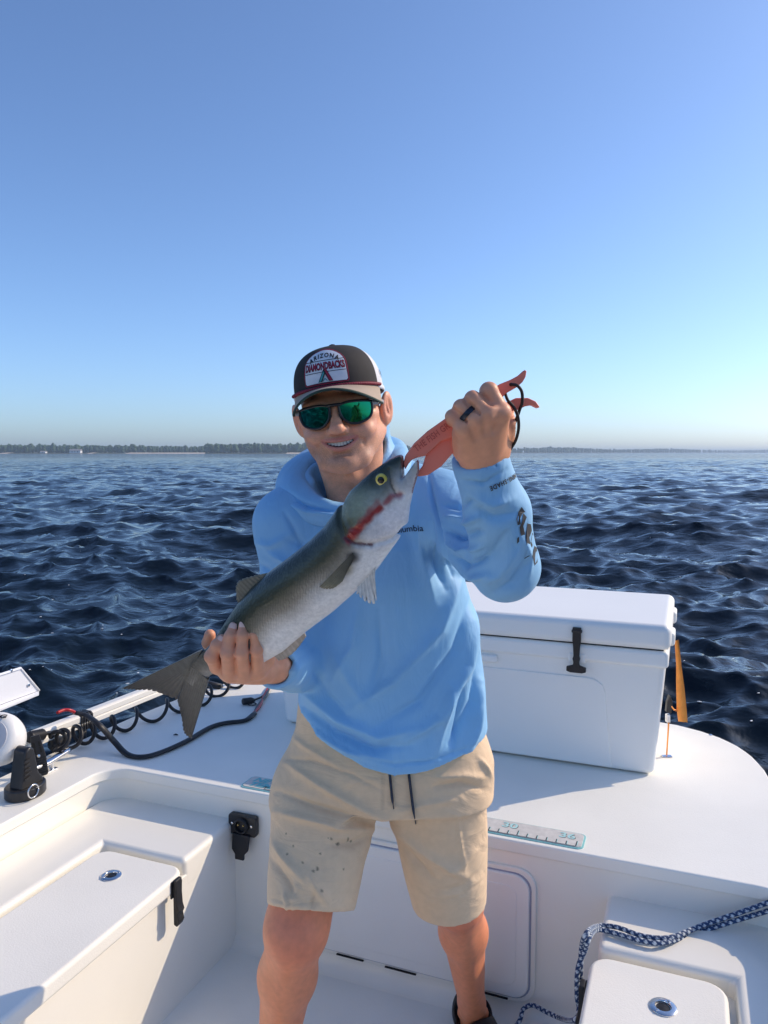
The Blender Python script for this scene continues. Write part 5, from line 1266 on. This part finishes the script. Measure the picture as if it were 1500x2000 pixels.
    hd_ = s < .165
    def blob(px, py, rad, colr, w=1.0, ex=1.0, ang=0):
        q = pl(px, py); ds, dt = s - q[0], t - q[1]; ca, sa = math.cos(ang), math.sin(ang); u, v = ds * ca + dt * sa, -ds * sa + dt * ca
        k = (np.exp(-((u / (rad * ex)) ** 2 + (v / rad) ** 2) ** 1.5) * w)[:, None]; col[:] = col * (1 - k) + np.array(colr) * k
    tail = np.clip((s - .42) / .08, 0, 1)[:, None]; col[:] = col * (1 - .8 * tail) + np.array((.14, .12, .09)) * .8 * tail
    blob(702, 1074, .010, (.015, .014, .012), .95); blob(690, 1096, .010, (.22, .18, .06), .7)
    blob(712, 978, .026, (.26, .29, .19), .9); blob(745, 972, .020, (.26, .30, .26), .75); blob(690, 965, .010, (.30, .30, .20), .6); blob(684, 992, .011, (.25, .27, .18), .6)
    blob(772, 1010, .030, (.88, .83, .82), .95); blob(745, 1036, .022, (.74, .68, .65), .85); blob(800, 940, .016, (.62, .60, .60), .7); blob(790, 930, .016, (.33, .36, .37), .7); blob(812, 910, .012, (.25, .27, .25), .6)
    def line(pts, wd, colr, w):
        P2 = [pl(*p) for p in pts]; best = np.full(len(s), 9.)
        for p, q in zip(P2, P2[1:]):
            p, q = np.array(p), np.array(q); d = q - p; tt = np.clip(((s - p[0]) * d[0] + (t - p[1]) * d[1]) / (d @ d), 0, 1); best = np.minimum(best, np.hypot(s - p[0] - tt * d[0], t - p[1] - tt * d[1]))
        wv = wd * (1 + .35 * np.sin(s * 310) * np.sin(t * 270)); k = (np.clip(1.4 - best / wv, 0, 1) * w)[:, None]; col[:] = col * (1 - k) + np.array(colr) * k
    line([(693, 1042), (706, 1028), (720, 1012), (735, 996), (752, 982)], .0062, (.30, .006, .008), .95); line([(700, 1034), (712, 1018)], .006, (.34, .01, .01), .9); line([(760, 975), (772, 962), (786, 962)], .0045, (.30, .02, .03), .8); line([(722, 1000), (745, 972)], .004, (.32, .08, .07), .6)
    line([(688, 1038), (705, 1048), (735, 1053)], .0028, (.10, .01, .015), .9); line([(764, 915), (769, 940), (778, 958)], .0016, (.03, .03, .03), .8)
    inm = (np.abs(n) < .006) & (s < .03); col[inm] = (.35, .18, .16)
    M_F = mat('fish_skin', attr='Col', rough=.32, noise=(160, .14), coat=.2, spec=.4)
    nt_ = M_F.node_tree; pb = nt_.nodes['Principled BSDF']; tc_ = nt_.nodes.new('ShaderNodeTexCoord'); vo = nt_.nodes.new('ShaderNodeTexVoronoi'); vo.inputs['Scale'].default_value = 230; nt_.links.new(tc_.outputs['Object'], vo.inputs['Vector'])
    bu = nt_.nodes.new('ShaderNodeBump'); bu.inputs['Strength'].default_value = .5; bu.inputs['Distance'].default_value = .0012; nt_.links.new(vo.outputs['Distance'], bu.inputs['Height']); nt_.links.new(bu.outputs[0], pb.inputs['Normal'])
    t_ = thing('fish', 'silver fish with dark green back held up across his chest', 'fish', tuple(W([.3], [0], [0])[0]))
    fo = fast('fish_body', W(s, t, n), F, M_F, t_, col)
    # eye
    bsurf = bvh_of(fo); base = Vector(ROOT[fo])
    def surf(px, py, out=0.0):
        d_ = Vector(ray(px, py)).normalized(); h_, nn, _, _ = bsurf.ray_cast(Vector((0, 0, CAMH)) - base, d_, 5)
        return (np.array(h_ + base) + N * out) if h_ is not None else PP(px, py, FA, N) + N * out
    e = surf(745, 937); bmo('eye', lathe([(.0092, -.004), (.0092, .0005), (.008, .0022), (.0045, .003)], e, N, 26), mat('yellow_iris', (.62, .50, .08), .15, noise=(200, .15), coat=1), t_, wn=False)
    bmo('pupil', lathe([(.0051, .0015), (.0050, .0033), (.0035, .0042), (.001, .0044)], e, N, 20), mat('black_pupil', (.003, .003, .003), .25, noise=(10, .1)), t_, wn=False)
    # fins: thin webs with raised rays
    M_FD = mat('dark_fin', attr='Col', rough=.4, noise=(120, .2), coat=.2)
    def fin(name, root, tip, colr, off0, off1, nr=14, jag=.0, th=.0011, tipc=None):
        R0 = [np.array(q[:2]) for q in spline([(a, b_, 0) for a, b_ in root], 6)]; R1 = [np.array(q[:2]) for q in spline([(a, b_, 0) for a, b_ in tip], 6)]
        m = nr * 4 + 1; i0 = np.linspace(0, len(R0) - 1, m); i1 = np.linspace(0, len(R1) - 1, m); g0 = np.stack([np.interp(i0, range(len(R0)), [q[k] for q in R0]) for k in (0, 1)], 1); g1 = np.stack([np.interp(i1, range(len(R1)), [q[k] for q in R1]) for k in (0, 1)], 1)
        V_ = []; C_ = []; F_ = []; nk = 9; rr_ = random.Random(len(name) + nr)
        for sd_ in (1, -1):
            for i in range(m):
                ext = 1 - (jag * rr_.random() if (i % 4) in (2,) else 0)
                for k in range(nk):
                    u = k / (nk - 1) * ext; q = g0[i] * (1 - u) + g1[i] * u; ridge = (.0010 if i % 4 == 0 else 0) * (1 - .5 * u)
                    V_.append(PP(q[0], q[1], FA, N) + N * (off0 * (1 - u) + off1 * u + sd_ * (th * (1 - .7 * u) + ridge)))
                    cc = np.array(colr) * (1 - u) + np.array(tipc if tipc is not None else colr) * u; C_.append(cc * (1.15 if i % 4 == 0 else .92))
        o_ = m * nk
        for sd_ in (0, 1):
            for i in range(m - 1):
                for k in range(nk - 1):
                    a_ = sd_ * o_ + i * nk + k; F_.append((a_, a_ + 1, a_ + nk + 1, a_ + nk) if sd_ else (a_, a_ + nk, a_ + nk + 1, a_ + 1))
        for i in range(m - 1): a_ = i * nk + nk - 1; F_.append((a_, a_ + nk, a_ + nk + o_, a_ + o_))
        for k in range(nk - 1): a_ = k; F_.append((a_, a_ + 1, a_ + 1 + o_, a_ + o_)); b_ = (m - 1) * nk + k; F_.append((b_, b_ + o_, b_ + o_ + 1, b_ + 1))
        return mk(name, V_, F_, M_FD, t_, col=np.array(C_))
    grey = (.12, .105, .08); dk = (.022, .020, .018)
    fin('tail_fin', [(396, 1268), (386, 1284), (378, 1296), (372, 1306)], [(237, 1345), (265, 1347), (300, 1349), (346, 1366)], (.17, .15, .115), 0, .0, 12, .045, .003, dk)
    fin('tail_fin', [(374, 1300), (386, 1308), (398, 1318), (408, 1326)], [(347, 1368), (355, 1400), (360, 1430), (374, 1442)], (.17, .15, .115), 0, .0, 10, .045, .003, dk)
    fin('dorsal_fin', [(532, 1120), (508, 1138), (486, 1162), (470, 1184)], [(522, 1119), (490, 1126), (463, 1138), (462, 1170)], (.10, .10, .075), 0, 0, 12, .12, .0014, (.16, .15, .11))
    fin('anal_fin', [(590, 1228), (565, 1248), (545, 1262), (530, 1274)], [(598, 1243), (580, 1268), (560, 1285), (545, 1290)], (.40, .33, .28), 0, 0, 8, .1, .0014, (.42, .35, .28))
    fin('pelvic_fin', [(738, 1096), (726, 1108), (714, 1122), (704, 1132)], [(738, 1118), (741, 1166), (722, 1166), (703, 1150)], (.62, .60, .56), .012, .020, 7, .45, .0012, (.70, .68, .64))
    pc = surf(698, 1072)
    off = float((pc - FA) @ N)
    fin('pectoral_fin', [(703, 1064), (705, 1072), (702, 1082), (695, 1092)], [(640, 1128), (652, 1132), (668, 1130), (684, 1118)], (.030, .028, .020), off + .001, off + .005, 8, .06, .0012, (.20, .18, .11))
    return A, T, N
fish()

# ================================================================== FISH GRIPPER
def gripper():
    M_CO = mat('coral_plastic', (.95, .235, .145), .42, noise=(12, .06), bump=(150, .12, .001)); yd = 1.128
    t = thing('fish_gripper', 'coral plastic fish gripper clamped on the fish lip', 'gripper', tuple(P(890, 840, yd)))
    n = np.array((0, 1, 0)); th = .015
    up = [(869, 818), (835, 842), (809, 866), (792, 890), (788, 906), (792, 917), (798, 906), (806, 897), (818, 893), (832, 890), (862, 862), (895, 851), (945, 816), (989, 768), (1010, 756), (1021, 746), (1027, 736), (1029, 724), (1025, 722), (1013, 733), (996, 742), (976, 750), (920, 790)]
    lo = [(895, 845), (862, 858), (834, 884), (826, 910), (814, 926), (817, 931), (836, 928), (862, 911), (889, 880), (930, 848), (985, 806), (1013, 800), (1027, 793), (1039, 791), (1051, 797), (1055, 795), (1047, 784), (1032, 777), (1008, 777), (990, 786), (940, 820)]
    a = bmo('upper_arm', prism([P(x, y, yd - .008) for x, y in up], n, th, .0028, 3, ang=20), M_CO, t, sharp=55)
    b = bmo('lower_arm', prism([P(x, y, yd - .002) for x, y in lo], n, th, .0028, 3, ang=20), M_CO, t, sharp=55)
    bmo('pivot_pin', lathe([(.007, -.012), (.007, .014), (.004, .016)], P(905, 838, yd), n, 16), M_CO, t)
    bmo('cord_hole', lathe([(.0026, 0), (.0024, .0012)], P(998, 751, yd - .0095), n, 12), M_DARK, a)
    tv, tf = text_vf('THE FISH GRIP', .0165, .0003, space=1.05); o = P(842, 857, yd - .0083); dx = P(872, 835, yd - .0083) - o; dx /= np.linalg.norm(dx); dy = np.cross((0, -1, 0), dx)
    mk('embossed_lettering', [o + dx * (q[0] * .62 + .006) + dy * (q[1] * .8 + .001) - n * .0005 for q in tv], tf, mat('coral_emboss', (.70, .12, .07), .5, noise=(20, .05)), a, smooth=False)
    M_K = mat('black_cord', (.012, .010, .010), .6, noise=(90, .3), bump=(400, .4, .001)); C = lambda x, y, d=0: P(x, y, yd - .012 + d)
    pts = spline([C(998, 751, .0), C(1010, 753, -.004), C(1019, 765, -.004), C(1020, 785, -.003), C(1015, 800, .006), C(1008, 820, .02), C(1000, 835, .03), C(992, 846, .034)], 8); V, F = tube_vf(pts, .0023, 8); mk('wrist_cord', V, F, M_K, t)
    pts = spline([C(986, 766, .012), C(992, 782, .0), C(1003, 795, -.004), C(1011, 812, 0), C(1013, 835, .01), C(1008, 858, .02), C(999, 874, .03), C(988, 886, .035), C(972, 892, .05)], 8); V, F = tube_vf(pts, .0023, 8); mk('wrist_cord', V, F, M_K, t)
gripper()
